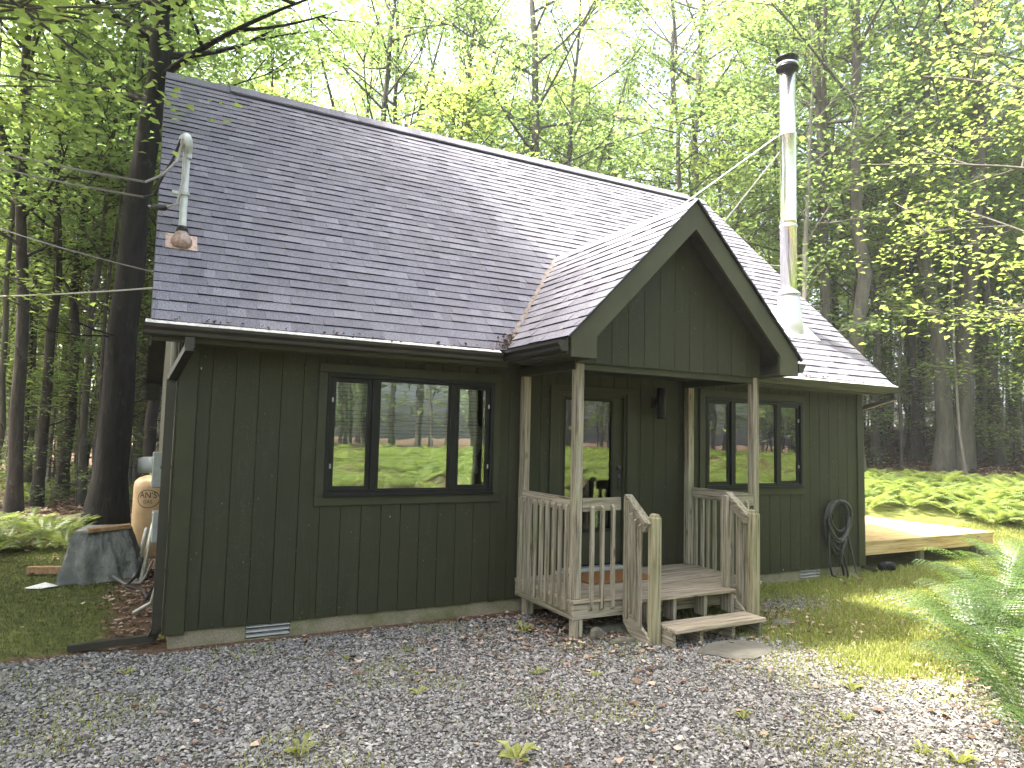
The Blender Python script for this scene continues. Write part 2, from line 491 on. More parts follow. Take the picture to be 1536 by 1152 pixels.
# ------------------------------------------------------------------ house
X0, X1, DEP = -0.254, 9.061, 7.28
XL, XR = -0.518, 9.324
YE, ZE, YR, ZR = -0.322, 2.684, 3.661, 6.657
KS = (ZR - ZE) / (YR - YE)
GXC, GYF = 4.395, -1.49           # porch gable axis and front
GZR = 4.245                       # porch ridge height
GXL, GXR = 2.865, 5.925           # porch eaves
GK = (GZR - 2.705) / (GXC - GXL)
SIDE_LBL = None
house = thing('house', (4.4, 3.6, -.15), 'dark olive wooden cabin with steep grey shingle roof', 'house')

fd = obj('foundation', MB().box(X0 + .02, .40, .02, .2, -.6, -.006).box(.795, 7.73, .02, .2, -.6, -.006).box(8.115, X1 - .02, .02, .2, -.6, -.006)
         .box(X0 + .02, X0 + .2, .203, DEP - .02, -.6, -.006).box(X1 - .2, X1 - .02, .203, DEP - .02, -.6, -.006)
         .box(.40, .795, .02, .2, -.6, -.135).box(7.73, 8.115, .02, .2, -.6, -.135), 'concrete', house)
for vx in (.40, 7.73):
    v = obj('foundation_vent', MB().box(vx + .003, vx + .392, .10, .12, -.134, -.007), 'black', house)
    for i in range(3):
        z = -.122 + i * .042
        obj('louver', MB().hexa([(vx + .006, .012, z), (vx + .389, .012, z), (vx + .389, .085, z + .022), (vx + .006, .085, z + .022),
                                 (vx + .006, .012, z + .008), (vx + .389, .012, z + .008), (vx + .389, .085, z + .030), (vx + .006, .085, z + .030)]), 'alu', v)

WZ0, WZ1 = 1.148, 2.342
WIN = [(1.04, 2.855), (5.925, 7.750)]
DX0, DX1, DZ0, DZ1 = 3.70, 4.66, .26, 2.30
WTOP = 2.62
wall = obj('wall', MB()
           .box(X0 + .02, WIN[0][0], .02, .12, -.004, WTOP).box(WIN[0][0], WIN[0][1], .02, .12, -.004, WZ0).box(WIN[0][0], WIN[0][1], .02, .12, WZ1, WTOP)
           .box(WIN[0][1], DX0, .02, .12, -.004, WTOP).box(DX0, DX1, .02, .12, DZ1, WTOP).box(DX0, DX1, .02, .12, -.004, DZ0)
           .box(DX1, WIN[1][0], .02, .12, -.004, WTOP).box(WIN[1][0], WIN[1][1], .02, .12, -.004, WZ0).box(WIN[1][0], WIN[1][1], .02, .12, WZ1, WTOP)
           .box(WIN[1][1], X1 - .02, .02, .12, -.004, WTOP), 'trim', house)
gp = [(.125, -.004), (DEP - .02, -.004), (DEP - .02, 2.98), (YR, 6.55), (.125, 3.02)]
for a, b in ((X0, X0 + .1), (X1 - .1, X1)):
    obj('end_wall', MB().prism(gp, 0, a, b), 'paint', house)
obj('back_wall', MB().box(X0 + .1, X1 - .1, DEP - .1, DEP - .02, -.004, 2.98), 'paint', house)
obj('interior_floor', MB().box(X0 + .12, X1 - .12, .13, DEP - .11, .10, .2), 'floorin', house)
obj('interior_partition', MB().box(X0 + .12, X1 - .12, 3.2, 3.28, .2, 2.6), 'room', house)
obj('interior_ceiling', MB().box(X0 + .12, X1 - .12, .13, DEP - .11, 2.6, 2.64), 'room', house)

GP = .2032
holes = [(WIN[0][0] - .085, WIN[0][1] + .075, WZ0 - .096, WZ1 + .09), (WIN[1][0] - .1, WIN[1][1] + .06, WZ0 - .096, WZ1 + .09), (DX0 - .13, DX1 + .16, 0, DZ1 + .07)]
edges = [X0 + .14] + [i * GP for i in range(0, 45) if i * GP > X0 + .2 and i * GP < X1 - .14] + [X1 - .11]
for a, b in zip(edges[:-1], edges[1:]):
    a2, b2 = a + .0028, b - .0028
    segs = [(a2, b2, [(-.004, WTOP)])]
    for (h0, h1, z0, z1) in holes:
        ns = []
        for (s, e, zr) in segs:
            if e <= h0 or s >= h1: ns.append((s, e, zr)); continue
            if s < h0: ns.append((s, h0, zr))
            if e > h1: ns.append((h1, e, zr))
            ns.append((max(s, h0), min(e, h1), [(lo, z0) for lo, hi in zr if z0 - lo > .05] + [(z1, hi) for lo, hi in zr if hi - z1 > .02]))
        segs = ns
    for (s, e, zr) in segs:
        for lo, hi in zr:
            if e - s > .012: obj('siding_board', MB().cbox(s, e, 0, .019, lo - (.012 if lo < 0 else 0) * random.random(), hi, .0015), 'paint', wall)
for a, b in ((X0 - .012, X0 + .14), (X1 - .11, X1 + .012)):
    obj('corner_board', MB().cbox(a, b, -.022, .018, -.03, WTOP, .004), 'trim', wall)
obj('corner_board', MB().cbox(X0 - .03, X0 - .002, .02, .14, -.03, 2.9, .004), 'trim', wall)
obj('corner_board', MB().cbox(X1 + .002, X1 + .03, .02, .14, -.03, 2.9, .004), 'trim', wall)
obj('frieze_board', MB().cbox(X0 + .15, GXL + .3, -.016, -.001, 2.50, 2.60, .003), 'trim', wall)
obj('frieze_board', MB().cbox(5.7, X1 - .12, -.016, -.001, 2.50, 2.60, .003), 'trim', wall)

# ---- windows
def window(x0, x1, off):
    zt, zb = WZ1, WZ0
    mb = MB()
    w = obj('window', mb.cbox(x0, x1, -.030, .06, zt - .042, zt, .003).cbox(x0, x1, -.030, .06, zb, zb + .042, .003)
            .cbox(x0, x0 + .042, -.0295, .059, zb + .043, zt - .043, .003).cbox(x1 - .042, x1, -.0295, .059, zb + .043, zt - .043, .003), 'black', house)
    tl, tr = x0 - off[0], x1 + off[1]
    for (a, b, c, d) in ((tl, tr, zt + .001, zt + .092), (tl, tr, zb - .097, zb - .001), (tl, x0 - .001, zb, zt), (x1 + .001, tr, zb, zt)):
        obj('trim_board', MB().cbox(a, b, -.024, .001, c, d, .004), 'trim', w)
    s = (x1 - x0) / 1.815
    m1, m2 = x0 + .485 * s, x0 + 1.332 * s
    for m in (m1, m2):
        obj('mullion', MB().cbox(m - .034, m + .034, -.022, .05, zb + .043, zt - .043, .004), 'black', w)
    obj('sill', MB().cbox(x0 - .006, x1 + .006, -.05, -.031, zb - .012, zb + .018, .004), 'black', w)
    for i, (a, b) in enumerate(((x0 + .043, m1 - .034), (m1 + .034, m2 - .034), (m2 + .034, x1 - .043))):
        y = .004 if i == 1 else .018; fr = .018 if i == 1 else .045
        z0, z1 = zb + .0435, zt - .0435
        obj('sash', MB().box(a, b, y - .014, y + .012, z1 - fr, z1).box(a, b, y - .014, y + .012, z0, z0 + fr)
            .box(a, a + fr, y - .0135, y + .0115, z0 + fr, z1 - fr).box(b - fr, b, y - .0135, y + .0115, z0 + fr, z1 - fr), 'black', w)
        obj('pane', MB().box(a + fr, b - fr, y - .002, y + .002, z0 + fr, z1 - fr), 'glass', w)
        if i != 1:
            lx = a + .014 if i == 0 else b - .014
            for zl in (z0 + .24, z1 - .22):
                obj('sash_latch', MB().box(lx - .008, lx + .008, y - .022, y - .0145, zl - .022, zl + .022).box(lx - .004, lx + .004, y - .026, y - .0222, zl - .014, zl + .014), 'galv', w)
    n = 29; pitch = (zt - zb - .12) / n
    sl = None
    for i in range(n):
        z = zb + .075 + pitch * i
        ang = math.radians(random.gauss(41, 4)); dy, dz = .024 * math.cos(ang), .024 * math.sin(ang)
        j = random.gauss(0, .0018)
        o = obj('slat', MB().hexa([(x0 + .05, .105 - dy, z - dz + j), (x1 - .05, .105 - dy, z - dz - j), (x1 - .05, .105 + dy, z + dz - j), (x0 + .05, .105 + dy, z + dz + j),
                                   (x0 + .05, .105 - dy, z - dz + .003 + j), (x1 - .05, .105 - dy, z - dz + .003 - j), (x1 - .05, .105 + dy, z + dz + .003 - j), (x0 + .05, .105 + dy, z + dz + .003 + j)]), 'slat', w)
    obj('blind_headrail', MB().box(x0 + .045, x1 - .045, .075, .125, zt - .075, zt - .03), 'slat', w)
    for cx in (x0 + .12, x0 + .42, m1 + .20, m2 - .26, m2 + .32):
        obj('blind_cord', MB().tube([(cx, .078, zb + .05), (cx, .078, zt - .06)], .0022, 5), 'white', w)
    return w
window(*WIN[0], (.085, .075)); window(*WIN[1], (.1, .06))

# ---- door
door = obj('door', MB().cbox(DX0 + .035, 3.80, .035, .08, DZ0 + .03, DZ1 - .035, .003).cbox(4.475, DX1 - .035, .035, .08, DZ0 + .03, DZ1 - .035, .003)
           .box(3.80, 4.475, .036, .079, 2.215, DZ1 - .035).box(3.80, 4.475, .036, .079, DZ0 + .03, .69), 'trim', house)
obj('pane', MB().box(3.80, 4.475, .052, .058, .69, 2.215), 'glass', door)
obj('glazing_bead', MB().box(3.80, 4.475, .030, .0355, 2.205, 2.235).box(3.80, 4.475, .030, .0355, .66, .70).box(3.785, 3.81, .030, .0345, .70, 2.205).box(4.462, 4.487, .030, .0345, .70, 2.205), 'black', door)
for (a, b, c, d) in ((DX0 - .125, DX0 - .001, .2, DZ1), (DX1 + .001, DX1 + .150, .2, DZ1), (DX0 - .125, DX1 + .150, DZ1 + .001, DZ1 + .065)):
    obj('door_trim', MB().cbox(a, b, -.024, .001, c, d, .004), 'trim', door)
for (a, b, c, d) in ((DX0, DX0 + .033, .2, DZ1), (DX1 - .033, DX1, .2, DZ1), (DX0 + .034, DX1 - .034, DZ1 - .033, DZ1)):
    obj('door_jamb', MB().box(a, b, .001, .118, c, d), 'trim', door)
obj('threshold', MB().cbox(DX0 - .05, DX1 + .05, -.05, .10, .225, .262, .004), 'galv', door)
obj('door_handle', MB().cbox(4.555, 4.595, .018, .034, 1.16, 1.34, .004).tube([(4.575, .02, 1.30), (4.575, -.03, 1.29), (4.575, -.035, 1.20), (4.575, .015, 1.17)], .009, 8), 'chrome', door, True)
obj('deadbolt', MB().lathe((4.575, .02, 1.41), [(.026, -.026), (.030, 0), (.026, .026)], 14), 'chrome', door)
for i in range(38):
    z = .72 + i * .039
    obj('slat', MB().hexa([(3.82, .070, z - .012), (4.455, .070, z - .012), (4.455, .088, z + .012), (3.82, .088, z + .012), (3.82, .070, z - .010), (4.455, .070, z - .010), (4.455, .088, z + .014), (3.82, .088, z + .014)]), 'slat', door)

# ---- roof
roof = obj('roof', MB().prism([(YE, ZE - .012), (YR, ZR - .012), (2 * YR - YE, ZE - .012), (2 * YR - YE, ZE - .10), (YR, ZR - .14), (YE + .06, ZE - .10)], 0, XL + .012, XR - .012), 'soffit', house)
for a, b in ((XL + .02, GXL - .01), (GXR + .02, XR - .02)): obj('fascia_board', MB().box(a, b, YE + .005, YE + .03, ZE - .19, ZE - .015), 'fascia', roof)
obj('soffit', MB().box(XL + .02, XR - .02, YE + .032, -.026, WTOP - .03, WTOP - .01), 'soffit', roof)
for a, b in ((XL - .006, XL + .010), (XR - .010, XR + .006)):
    for sgn in (1, -1):
        pts = [(YE, ZE - .02), (YR, ZR - .02), (YR, ZR - .24), (YE, ZE - .24)]
        if sgn < 0: pts = [(2 * YR - y, z) for y, z in pts][::-1]
        obj('rake_board', MB().prism(pts, 0, a, b), 'gutter', roof)
obj('rake_soffit', MB().box(XL + .012, X0 - .04, 2 * YR - YE - .06, 2 * YR - YE - .03, ZE - .42, ZE - .1), 'soffit', roof)

def shingle_vol(P0, P1, P2, P3, nrm, th=.009):
    # P0,P1 butt edge ; P2,P3 upper edge ; wedge lifted at the butt
    n = np.array(nrm); P = [np.array(p, float) for p in (P0, P1, P2, P3)]
    return [P[0] - n * .004, P[1] - n * .004, P[2] - n * .004, P[3] - n * .004, P[0] + n * th, P[1] + n * th, P[2] + n * .001, P[3] + n * .001]
HEX = [(0, 3, 2, 1), (4, 5, 6, 7), (0, 1, 5, 4), (1, 2, 6, 5), (2, 3, 7, 6), (3, 0, 4, 7)]
WIDTHS = [.10, .13, .16, .19, .23, .28]
EXPO = .1435
tabs = []   # (full?, width, th, corner origin, corners, normal, dist)
def slope_tabs(origin, along, up, nrm, length, rows, clipL, clipR, plane):
    origin, along, up, nrm = map(np.array, (origin, along, up, nrm))
    for r in range(rows):
        a = -random.random() * .3
        s0, s1 = r * EXPO, (r + 1) * EXPO + .012
        jit = random.gauss(0, .0015)
        while a < length:
            w = random.choice(WIDTHS); b = a + w
            c = [max(a, clipL(s0)), min(b, clipR(s0)), min(b, clipR(s1)), max(a, clipL(s1))]
            full = abs(c[0] - a) + abs(c[1] - b) + abs(c[2] - b) + abs(c[3] - a) < 1e-6
            if c[1] - c[0] > .004 or c[2] - c[3] > .004:
                if c[1] < c[0]: c[0] = c[1] = (c[0] + c[1]) / 2
                if c[2] < c[3]: c[2] = c[3] = (c[2] + c[3]) / 2
                th = random.choice((.009, .010, .015, .016))
                pts = [origin + along * c[0] + up * (s0 + jit), origin + along * c[1] + up * (s0 + jit), origin + along * c[2] + up * s1, origin + along * c[3] + up * s1]
                ctr = sum(pts) / 4
                tabs.append((full, w, th, pts, nrm, float(np.linalg.norm(ctr - CAM)), plane, origin + along * a + up * (s0 + jit)))
            a = b + .0015
L = math.hypot(YR - YE, ZR - ZE); up_m = np.array([0, (YR - YE) / L, (ZR - ZE) / L]); n_m = np.array([0, -up_m[2], up_m[1]])
rows_m = int(L / EXPO)
def zs(s): return ZE + up_m[2] * s
def valley_half(s): return (GZR - zs(s)) / GK          # half width of porch roof at that height
def seg(lo, hi): return lambda s: lo, lambda s: hi
up_l = 0.0
slope_tabs((XL, YE - .025, ZE - .025), (1, 0, 0), up_m, n_m, GXC - XL, rows_m, lambda s: .0, lambda s: GXC - XL - max(valley_half(s) + .03, 0), 'A')
slope_tabs((GXC, YE - .025, ZE - .025), (1, 0, 0), up_m, n_m, XR - GXC, rows_m, lambda s: max(valley_half(s) + .03, 0), lambda s: XR - GXC, 'A')
# porch roof slopes: courses run along y
LP = math.hypot(GXC - GXL, GZR - 2.705); rows_p = int(LP / EXPO)
yv = lambda z: YE + (z - ZE) / KS
ux, uz = (GXC - GXL) / LP, (GZR - 2.705) / LP
E0 = GYF - .03
for sx, plane in ((1, 'B'), (-1, 'C')):
    o = (GXL - .02 if sx > 0 else GXR + .02, E0, 2.705 - .02)
    slope_tabs(o, (0, 1, 0), (sx * ux, 0, uz), (-sx * uz, 0, ux), 4, rows_p, lambda s: 0.0, lambda s: yv(2.705 + uz * s) - E0 - .03, plane)
full = sorted([t_ for t_ in tabs if t_[0] and t_[6] == 'A'], key=lambda q: q[5])[:300]
ids = set(id(q) for q in full)
cache = {}
for q in full:
    w, th, base = q[1], q[2], q[7]
    if (w, th) not in cache:
        o0 = np.zeros(3); e1 = np.array([1.0, 0, 0]); s1 = EXPO + .012
        P = shingle_vol(o0, o0 + e1 * w, o0 + e1 * w + up_m * s1, o0 + up_m * s1, n_m, th)
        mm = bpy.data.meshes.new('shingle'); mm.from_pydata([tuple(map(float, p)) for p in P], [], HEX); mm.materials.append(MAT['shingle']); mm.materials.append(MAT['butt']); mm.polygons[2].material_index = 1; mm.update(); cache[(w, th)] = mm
    o = bpy.data.objects.new('shingle', cache[(w, th)]); link(o, roof); o.location = Vector(base) - ORG[roof.name]
def join_tabs(sel, parent):
    V = []; F = []; T = []
    for q in sel:
        o = len(V); pts = q[3]
        V += list(shingle_vol(*pts, q[4], q[2])); hx = HEX if q[6] != 'C' else [f[::-1] for f in HEX]
        F += [[i + o for i in f] for f in hx]; T += [random.random()] * 6
    V = np.array(V) - np.array(ORG[parent.name])
    m_ = np_mesh('shingle_courses', V, F, 'shingle_j', T)
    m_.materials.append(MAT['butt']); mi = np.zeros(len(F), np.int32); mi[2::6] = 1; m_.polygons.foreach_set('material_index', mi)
    o = bpy.data.objects.new('shingle_courses', m_); link(o, parent); o['kind'] = 'stuff'; ORG[o.name] = ORG[parent.name]
join_tabs([q for q in tabs if q[6] == 'A' and id(q) not in ids], roof)
b_ = obj('back_slope', MB().hexa([(XL, YR, ZR - .008), (XR, YR, ZR - .008), (XR, 2 * YR - YE, ZE - .008), (XL, 2 * YR - YE, ZE - .008),
                                  (XL, YR, ZR + .006), (XR, YR, ZR + .006), (XR, 2 * YR - YE + .02, ZE + .006), (XL, 2 * YR - YE + .02, ZE + .006)]), 'shingle', roof)
obj('ridge_vent', MB().prism([(YR - .16, ZR - .145), (YR, ZR + .015), (YR + .16, ZR - .145), (YR + .16, ZR - .118), (YR, ZR + .042), (YR - .16, ZR - .118)], 0, .35, 9.0), 'black', roof)
for i in range(48):
    a = XL + i * (XR - XL) / 48; lift = .046 if .3 < a < 8.9 else .02
    obj('ridge_cap', MB().prism([(YR - .15, ZR - .15 + lift), (YR, ZR + lift), (YR + .15, ZR - .15 + lift), (YR + .15, ZR - .14 + lift), (YR, ZR + .012 + lift + .004 * (i % 2)), (YR - .15, ZR - .14 + lift)], 0, a, a + .203), 'shingle', roof)

# ---- porch roof (belongs to the house)
pr = obj('porch_roof', MB().prism([(GXL, 2.705 - .012), (GXC, GZR - .012), (GXR, 2.705 - .012), (GXR - .10, 2.705 - .03), (GXC, GZR - .16), (GXL + .10, 2.705 - .03)], 1, GYF + .005, .9), 'soffit', house)
join_tabs([q for q in tabs if q[6] == 'B' and id(q) not in ids], pr)
join_tabs([q for q in tabs if q[6] == 'C'], pr)
cap_n = 16
for i in range(cap_n):
    a = GYF - .03 + i * .178; 
    obj('ridge_cap', MB().prism([(GXC - .11, GZR - .112), (GXC, GZR - .002), (GXC + .11, GZR - .112), (GXC + .11, GZR - .1045), (GXC, GZR + .007 + .002 * (i % 2)), (GXC - .11, GZR - .1045)], 1, a, a + .185), 'shingle', pr)
# valley metal
for sx in (-1, 1):
    pts = []
    for z, w in ((2.70, .05), (GZR - .05, .05)):
        hx = (GZR - z) / GK; y = yv(z); pts.append((GXC + sx * hx, y, z + .006))
    a, b = np.array(pts[0]), np.array(pts[1])
    obj('valley_strip', MB().hexa([tuple(a + (-.045, 0, -.006)), tuple(a + (.03, -.03, -.006)), tuple(b + (.03, -.03, -.006)), tuple(b + (-.045, 0, -.006)),
                                   tuple(a + (-.045, 0, .004)), tuple(a + (.03, -.03, .008)), tuple(b + (.03, -.03, .008)), tuple(b + (-.045, 0, .004))]), 'valley', pr)
# gable fascia boards and infill boards
FV = .285
for sx in (-1, 1):
    ex = GXC + sx * 1.50; tz = lambda x: GZR - .02 - abs(x - GXC) * GK
    inn = GXC + sx * 1.22
    pts = [(GXC, tz(GXC)), (ex, tz(ex)), (ex, 2.505), (inn, 2.505), (inn, tz(inn) - FV), (GXC, tz(GXC) - FV)]
    if sx < 0: pts = pts[::-1]
    obj('gable_fascia', MB().prism(pts, 1, GYF, GYF + .035), 'fascia', pr)
    obj('drip_edge', MB().prism([(GXC, tz(GXC) + .022), (ex + sx * .04, tz(ex) - .022), (ex + sx * .04, tz(ex) - .046), (GXC, tz(GXC) - .002)], 1, GYF - .02, GYF - .002), 'black', pr)
    obj('porch_soffit', MB().box(min(ex, inn), max(ex, inn), GYF + .036, -.45, 2.51, 2.525), 'soffit', pr)
for a in (GXL + .002, GXR - .022): obj('eave_fascia', MB().box(a, a + .02, GYF + .037, -.34, 2.526, 2.685), 'fascia', pr)
ztop = lambda x: GZR - .15 - abs(x - GXC) * GK
k = -8
bx = [GXC - 1.235 + i * .2032 for i in range(14)]
for a, b in zip(bx[:-1], bx[1:]):
    a2, b2 = a + .003, min(b, GXC + 1.235) - .003
    pts = [(a2, 2.495), (b2, 2.495), (b2, ztop(b2))] + ([(GXC, ztop(GXC))] if a2 < GXC < b2 else []) + [(a2, ztop(a2))]
    obj('gable_board', MB().prism(pts[::-1], 1, -1.19, -1.172), 'paint', pr)
obj('gable_backing', MB().prism([(GXC - 1.23, 2.50), (GXC, GZR - .16), (GXC + 1.23, 2.50)][::-1], 1, -1.170, -1.16), 'black', pr)
obj('porch_ceiling', MB().box(3.16, 5.63, -1.158, -.03, 2.515, 2.53), 'soffit', pr)
obj('porch_beam', MB().box(3.15, 5.64, -1.158, -1.075, 2.43, 2.51), 'trim', pr)
for x in (3.15, 5.55): obj('porch_beam', MB().box(x, x + .085, -1.07, -.03, 2.43, 2.51), 'trim', pr)

# ---- gutters
def gutter_prof(): return [(a_, b_ * .82) for a_, b_ in [(0, .12), (0, 0), (.062, 0), (.078, .018), (.082, .05), (.106, .085), (.110, .12), (.102, .12), (.098, .09), (.074, .053), (.070, .022), (.058, .008), (.008, .008), (.008, .12)]]
def gutter_x(x0, x1, y, z):
    mb = MB().prism([(y - a, z + b) for a, b in gutter_prof()], 0, x0, x1)
    for xe in (x0, x1 - .004): mb.prism([(y - a, z + b) for a, b in gutter_prof()[:7]], 0, xe, xe + .004)
    return mb
obj('gutter', gutter_x(-.575, 2.75, YE - .002, 2.528), 'gutter', house)
obj('gutter', gutter_x(5.98, 9.37, YE - .002, 2.528), 'gutter', house)
for (xe, sg) in ((GXL - .002, -1), (GXR + .002, 1)):
    P = [(xe + sg * a, 2.552 + b) for a, b in gutter_prof()]
    if sg > 0: P = P[::-1]
    mb = MB().prism(P[::-1], 1, -1.475, -.335)
    E_ = [(xe + sg * a, 2.552 + b) for a, b in gutter_prof()[:7]]
    mb.prism(E_, 1, -1.478, -1.474)
    obj('gutter', mb, 'gutter', house)
obj('gutter', gutter_x(-.575, 9.37, 2 * YR - YE + .115, 2.528), 'gutter', house)
for a, b in ((-.56, 2.73), (6.0, 9.355)):
    gg = MB().hexa([(a, YE - .104, 2.620), (b, YE - .104, 2.620), (b, YE - .018, 2.664), (a, YE - .018, 2.664), (a, YE - .104, 2.623), (b, YE - .104, 2.623), (b, YE - .018, 2.667), (a, YE - .018, 2.667)])
    obj('gutter_guard', gg, 'guard', house)
def rect_pipe(path, w=.075, d=.055):
    mb = MB()
    for a, b in zip(path[:-1], path[1:]): mb.bar(a, b, w, d, (0, .02, 1) if abs(a[2] - b[2]) < .5 * math.dist(a, b) else (0, 1, 0))
    for p in path[1:-1]: mb.lathe((p[0], p[1], p[2] - .03), [(.02, -.004), (.040, .005), (.040, .05), (.02, .06)], 8)
    return mb
dsp = obj('downspout', rect_pipe([(-.22, -.385, 2.53), (-.22, -.385, 2.44), (X0 - .075, .055, 2.20), (X0 - .075, .055, .02), (-.36, .10, -.06), (-.98, .24, -.115)]), 'gutter', house)
obj('downspout', rect_pipe([(9.30, -.38, 2.53), (9.30, -.38, 2.46), (9.135, .06, 2.30), (9.135, .06, -.05), (9.30, -.05, -.12)]), 'gutter', house)
for z in (.5, 1.4): obj('pipe_strap', MB().box(X0 - .118, X0 - .030, .092, .10, z, z + .03), 'gutter', dsp)

# ---- chimney pipe
CX, CY = 8.22, .60
cz0 = ZE + (CY - YE) * KS
ch = obj('chimney_pipe', MB().lathe((CX, CY, 0), [(.125, cz0 + .15), (.125, 5.20), (.1275, 5.205), (.1275, 5.225), (.125, 5.23), (.125, 6.59), (.1275, 6.595), (.1275, 6.615), (.125, 6.62), (.125, 7.66)], 40), 'steel', house, True)
obj('flashing_cone', MB().lathe((CX, CY, 0), [(.225, cz0 - .28), (.195, cz0 + .02), (.158, cz0 + .40), (.135, cz0 + .46)], 32), 'alu', ch, True)
e = np.array([CX, CY, cz0]); a1 = np.array([.36, 0, 0]); a2 = up_m * .40
obj('flashing_plate', MB().hexa([tuple(e + sgn1 * a1 + sgn2 * a2 + n_m * h) for h in (.004, .018) for sgn1, sgn2 in ((-1, -1), (1, -1), (1, 1), (-1, 1))]), 'alu', ch)
obj('storm_collar', MB().lathe((CX, CY, cz0 + .45), [(.178, 0), (.182, .012), (.135, .06), (.127, .065)], 32), 'alu', ch, True)
obj('chimney_cap', MB().lathe((CX, CY, 7.66), [(.13, 0), (.172, .03), (.177, .055), (.14, .085), (.138, .17), (.172, .195), (.177, .215), (.11, .24), (.02, .26)], 32), 'black', ch, True)
obj('cap_band', MB().lathe((CX, CY, 7.752), [(.150, 0), (.156, .004), (.156, .028), (.150, .032)], 28), 'alu', ch)
for z in (6.60, 5.12): obj('pipe_band', MB().lathe((CX, CY, z), [(.131, 0), (.134, .004), (.134, .035), (.131, .04)], 28), 'alu', ch)
for xe in (7.55, 8.84): obj('guy_strut', MB().tube([(CX + (-.1 if xe < CX else .02), CY + .12, 6.62 if xe < 8 else 6.45), (xe, 2.74, 5.75)], .011, 6), 'alu', ch)

# ---- service mast
MX, MY = -.30, .55
mz0 = ZE + (MY - YE) * KS
mast = obj('service_mast', MB().lathe((MX, MY, 0), [(.034, 1.9), (.034, 4.48)], 16), 'galv', house, True)
obj('mast_flashing', MB().lathe((MX, MY, mz0 - .06), [(.11, 0), (.095, .10), (.05, .17), (.037, .19)], 18), 'copper', mast, True)
e = np.array([MX, MY, mz0]); a1 = np.array([.14, 0, 0]); a2 = up_m * .13
obj('mast_flashing_plate', MB().hexa([tuple(e + s1 * a1 + s2 * a2 + n_m * h) for h in (.004, .018) for s1, s2 in ((-1, -1), (1, -1), (1, 1), (-1, 1))]), 'copper', mast)
obj('weatherhead', MB().tube([(MX + .01, MY, 4.40), (MX + .008, MY - .005, 4.46), (MX - .005, MY - .03, 4.50), (MX - .018, MY - .05, 4.53), (MX - .016, MY - .045, 4.58), (MX - .006, MY - .03, 4.615), (MX, MY - .02, 4.63)], [.038, .040, .058, .066, .060, .038, .008], 18), 'galv', mast, True)
obj('rubber_boot', MB().lathe((MX, MY, mz0 + .12), [(.055, 0), (.05, .03), (.036, .05)], 14), 'black', mast)
obj('mast_clamp', MB().lathe((MX, MY, 4.02), [(.036, 0), (.048, .01), (.048, .04), (.036, .05)], 14).box(MX - .11, MX - .03, MY - .02, MY + .01, 4.03, 4.06), 'galv', mast)
obj('drip_loop', MB().tube([(MX - .02, MY - .08, 4.57), (MX - .02, MY - .12, 4.2), (MX - .06, MY - .12, 3.90), (MX - .16, MY - .06, 3.86), (MX - .30, MY + .1, 3.90)], .012, 7), 'cablel', mast, True)
obj('drip_loop', MB().tube([(MX - .06, MY - .08, 4.55), (MX - .12, MY - .05, 4.35), (MX - .22, MY, 4.12), (MX - .26, MY + .05, 4.0), (MX - .34, MY + .1, 3.98)], .013, 7), 'cable', mast, True)
obj('drip_loop', MB().tube([(MX - .04, MY - .10, 4.55), (MX - .08, MY - .1, 4.33), (MX - .20, MY - .05, 4.18), (MX - .34, MY + .1, 4.13)], .012, 7), 'cablel', mast, True)
obj('splice_sleeve', MB().tube([(MX - .14, MY - .07, 3.865), (MX - .16, MY - .06, 3.86), (MX - .25, MY + .03, 3.88), (MX - .27, MY + .05, 3.885)], [.018, .028, .028, .018], 10), 'cable', mast, True)

# ---- meter and boxes on the left end wall
mt = obj('electric_meter', MB().cbox(X0 - .16, X0 - .002, 1.60, 1.82, 1.12, 1.50, .01), 'grey', house)
o = obj('meter_dome', MB().tube([(X0 - .30, 1.71, 1.36), (X0 - .25, 1.71, 1.36), (X0 - .161, 1.71, 1.36)], [.075, .088, .09], 18), 'grey', mt, True)
ub = obj('utility_box', MB().cbox(X0 - .14, X0 - .002, 1.05, 1.25, .62, .92, .008), 'grey', house)
obj('conduit', MB().tube([(X0 - .05, 1.71, 1.12), (X0 - .05, 1.71, .95), (X0 - .06, 1.45, .85), (X0 - .06, 1.26, .8)], .022, 8), 'galv', house, True)
obj('conduit', MB().tube([(X0 - .06, 1.15, .62), (X0 - .06, 1.15, .2), (X0 - .10, 1.2, .0), (X0 - .25, 1.4, -.13)], .018, 8), 'galv', house, True)

# ------------------------------------------------------------------ porch
porch = thing('porch', (4.4, -.6, -.15), 'weathered wooden front porch with baluster rails and two steps', 'porch')
DK = .222
nb = 9; bw = (1.195 - .006 * nb) / nb
for i in range(nb):
    y1 = -.006 - i * (bw + .006); y0 = y1 - bw
    obj('deck_board', MB().cbox(3.160, 5.650, y0, y1, DK - .034, DK + random.uniform(-.002, .002), .004), 'boardx', porch)
obj('deck_board', MB().cbox(3.80, 5.06, -1.385, -1.205, DK - .034, DK, .005), 'boardx', porch)
obj('rim_board', MB().cbox(3.168, 3.206, -1.128, -.004, .035, DK - .036, .004), 'woody', porch)
obj('rim_board', MB().cbox(3.168, 3.80, -1.168, -1.130, .035, DK - .036, .004), 'woodx', porch)
obj('rim_board', MB().cbox(5.06, 5.642, -1.168, -1.130, .035, DK - .036, .004), 'woodx', porch)
obj('rim_board', MB().cbox(5.604, 5.642, -1.128, -.004, .035, DK - .036, .004), 'woody', porch)
obj('joist', MB().box(3.80, 5.06, -1.20, -1.17, .03, DK - .038), 'woodx', porch)
for x in (4.05, 4.40, 4.75): obj('joist', MB().box(x - .02, x + .02, -1.168, -.03, .02, DK - .038), 'woody', porch)
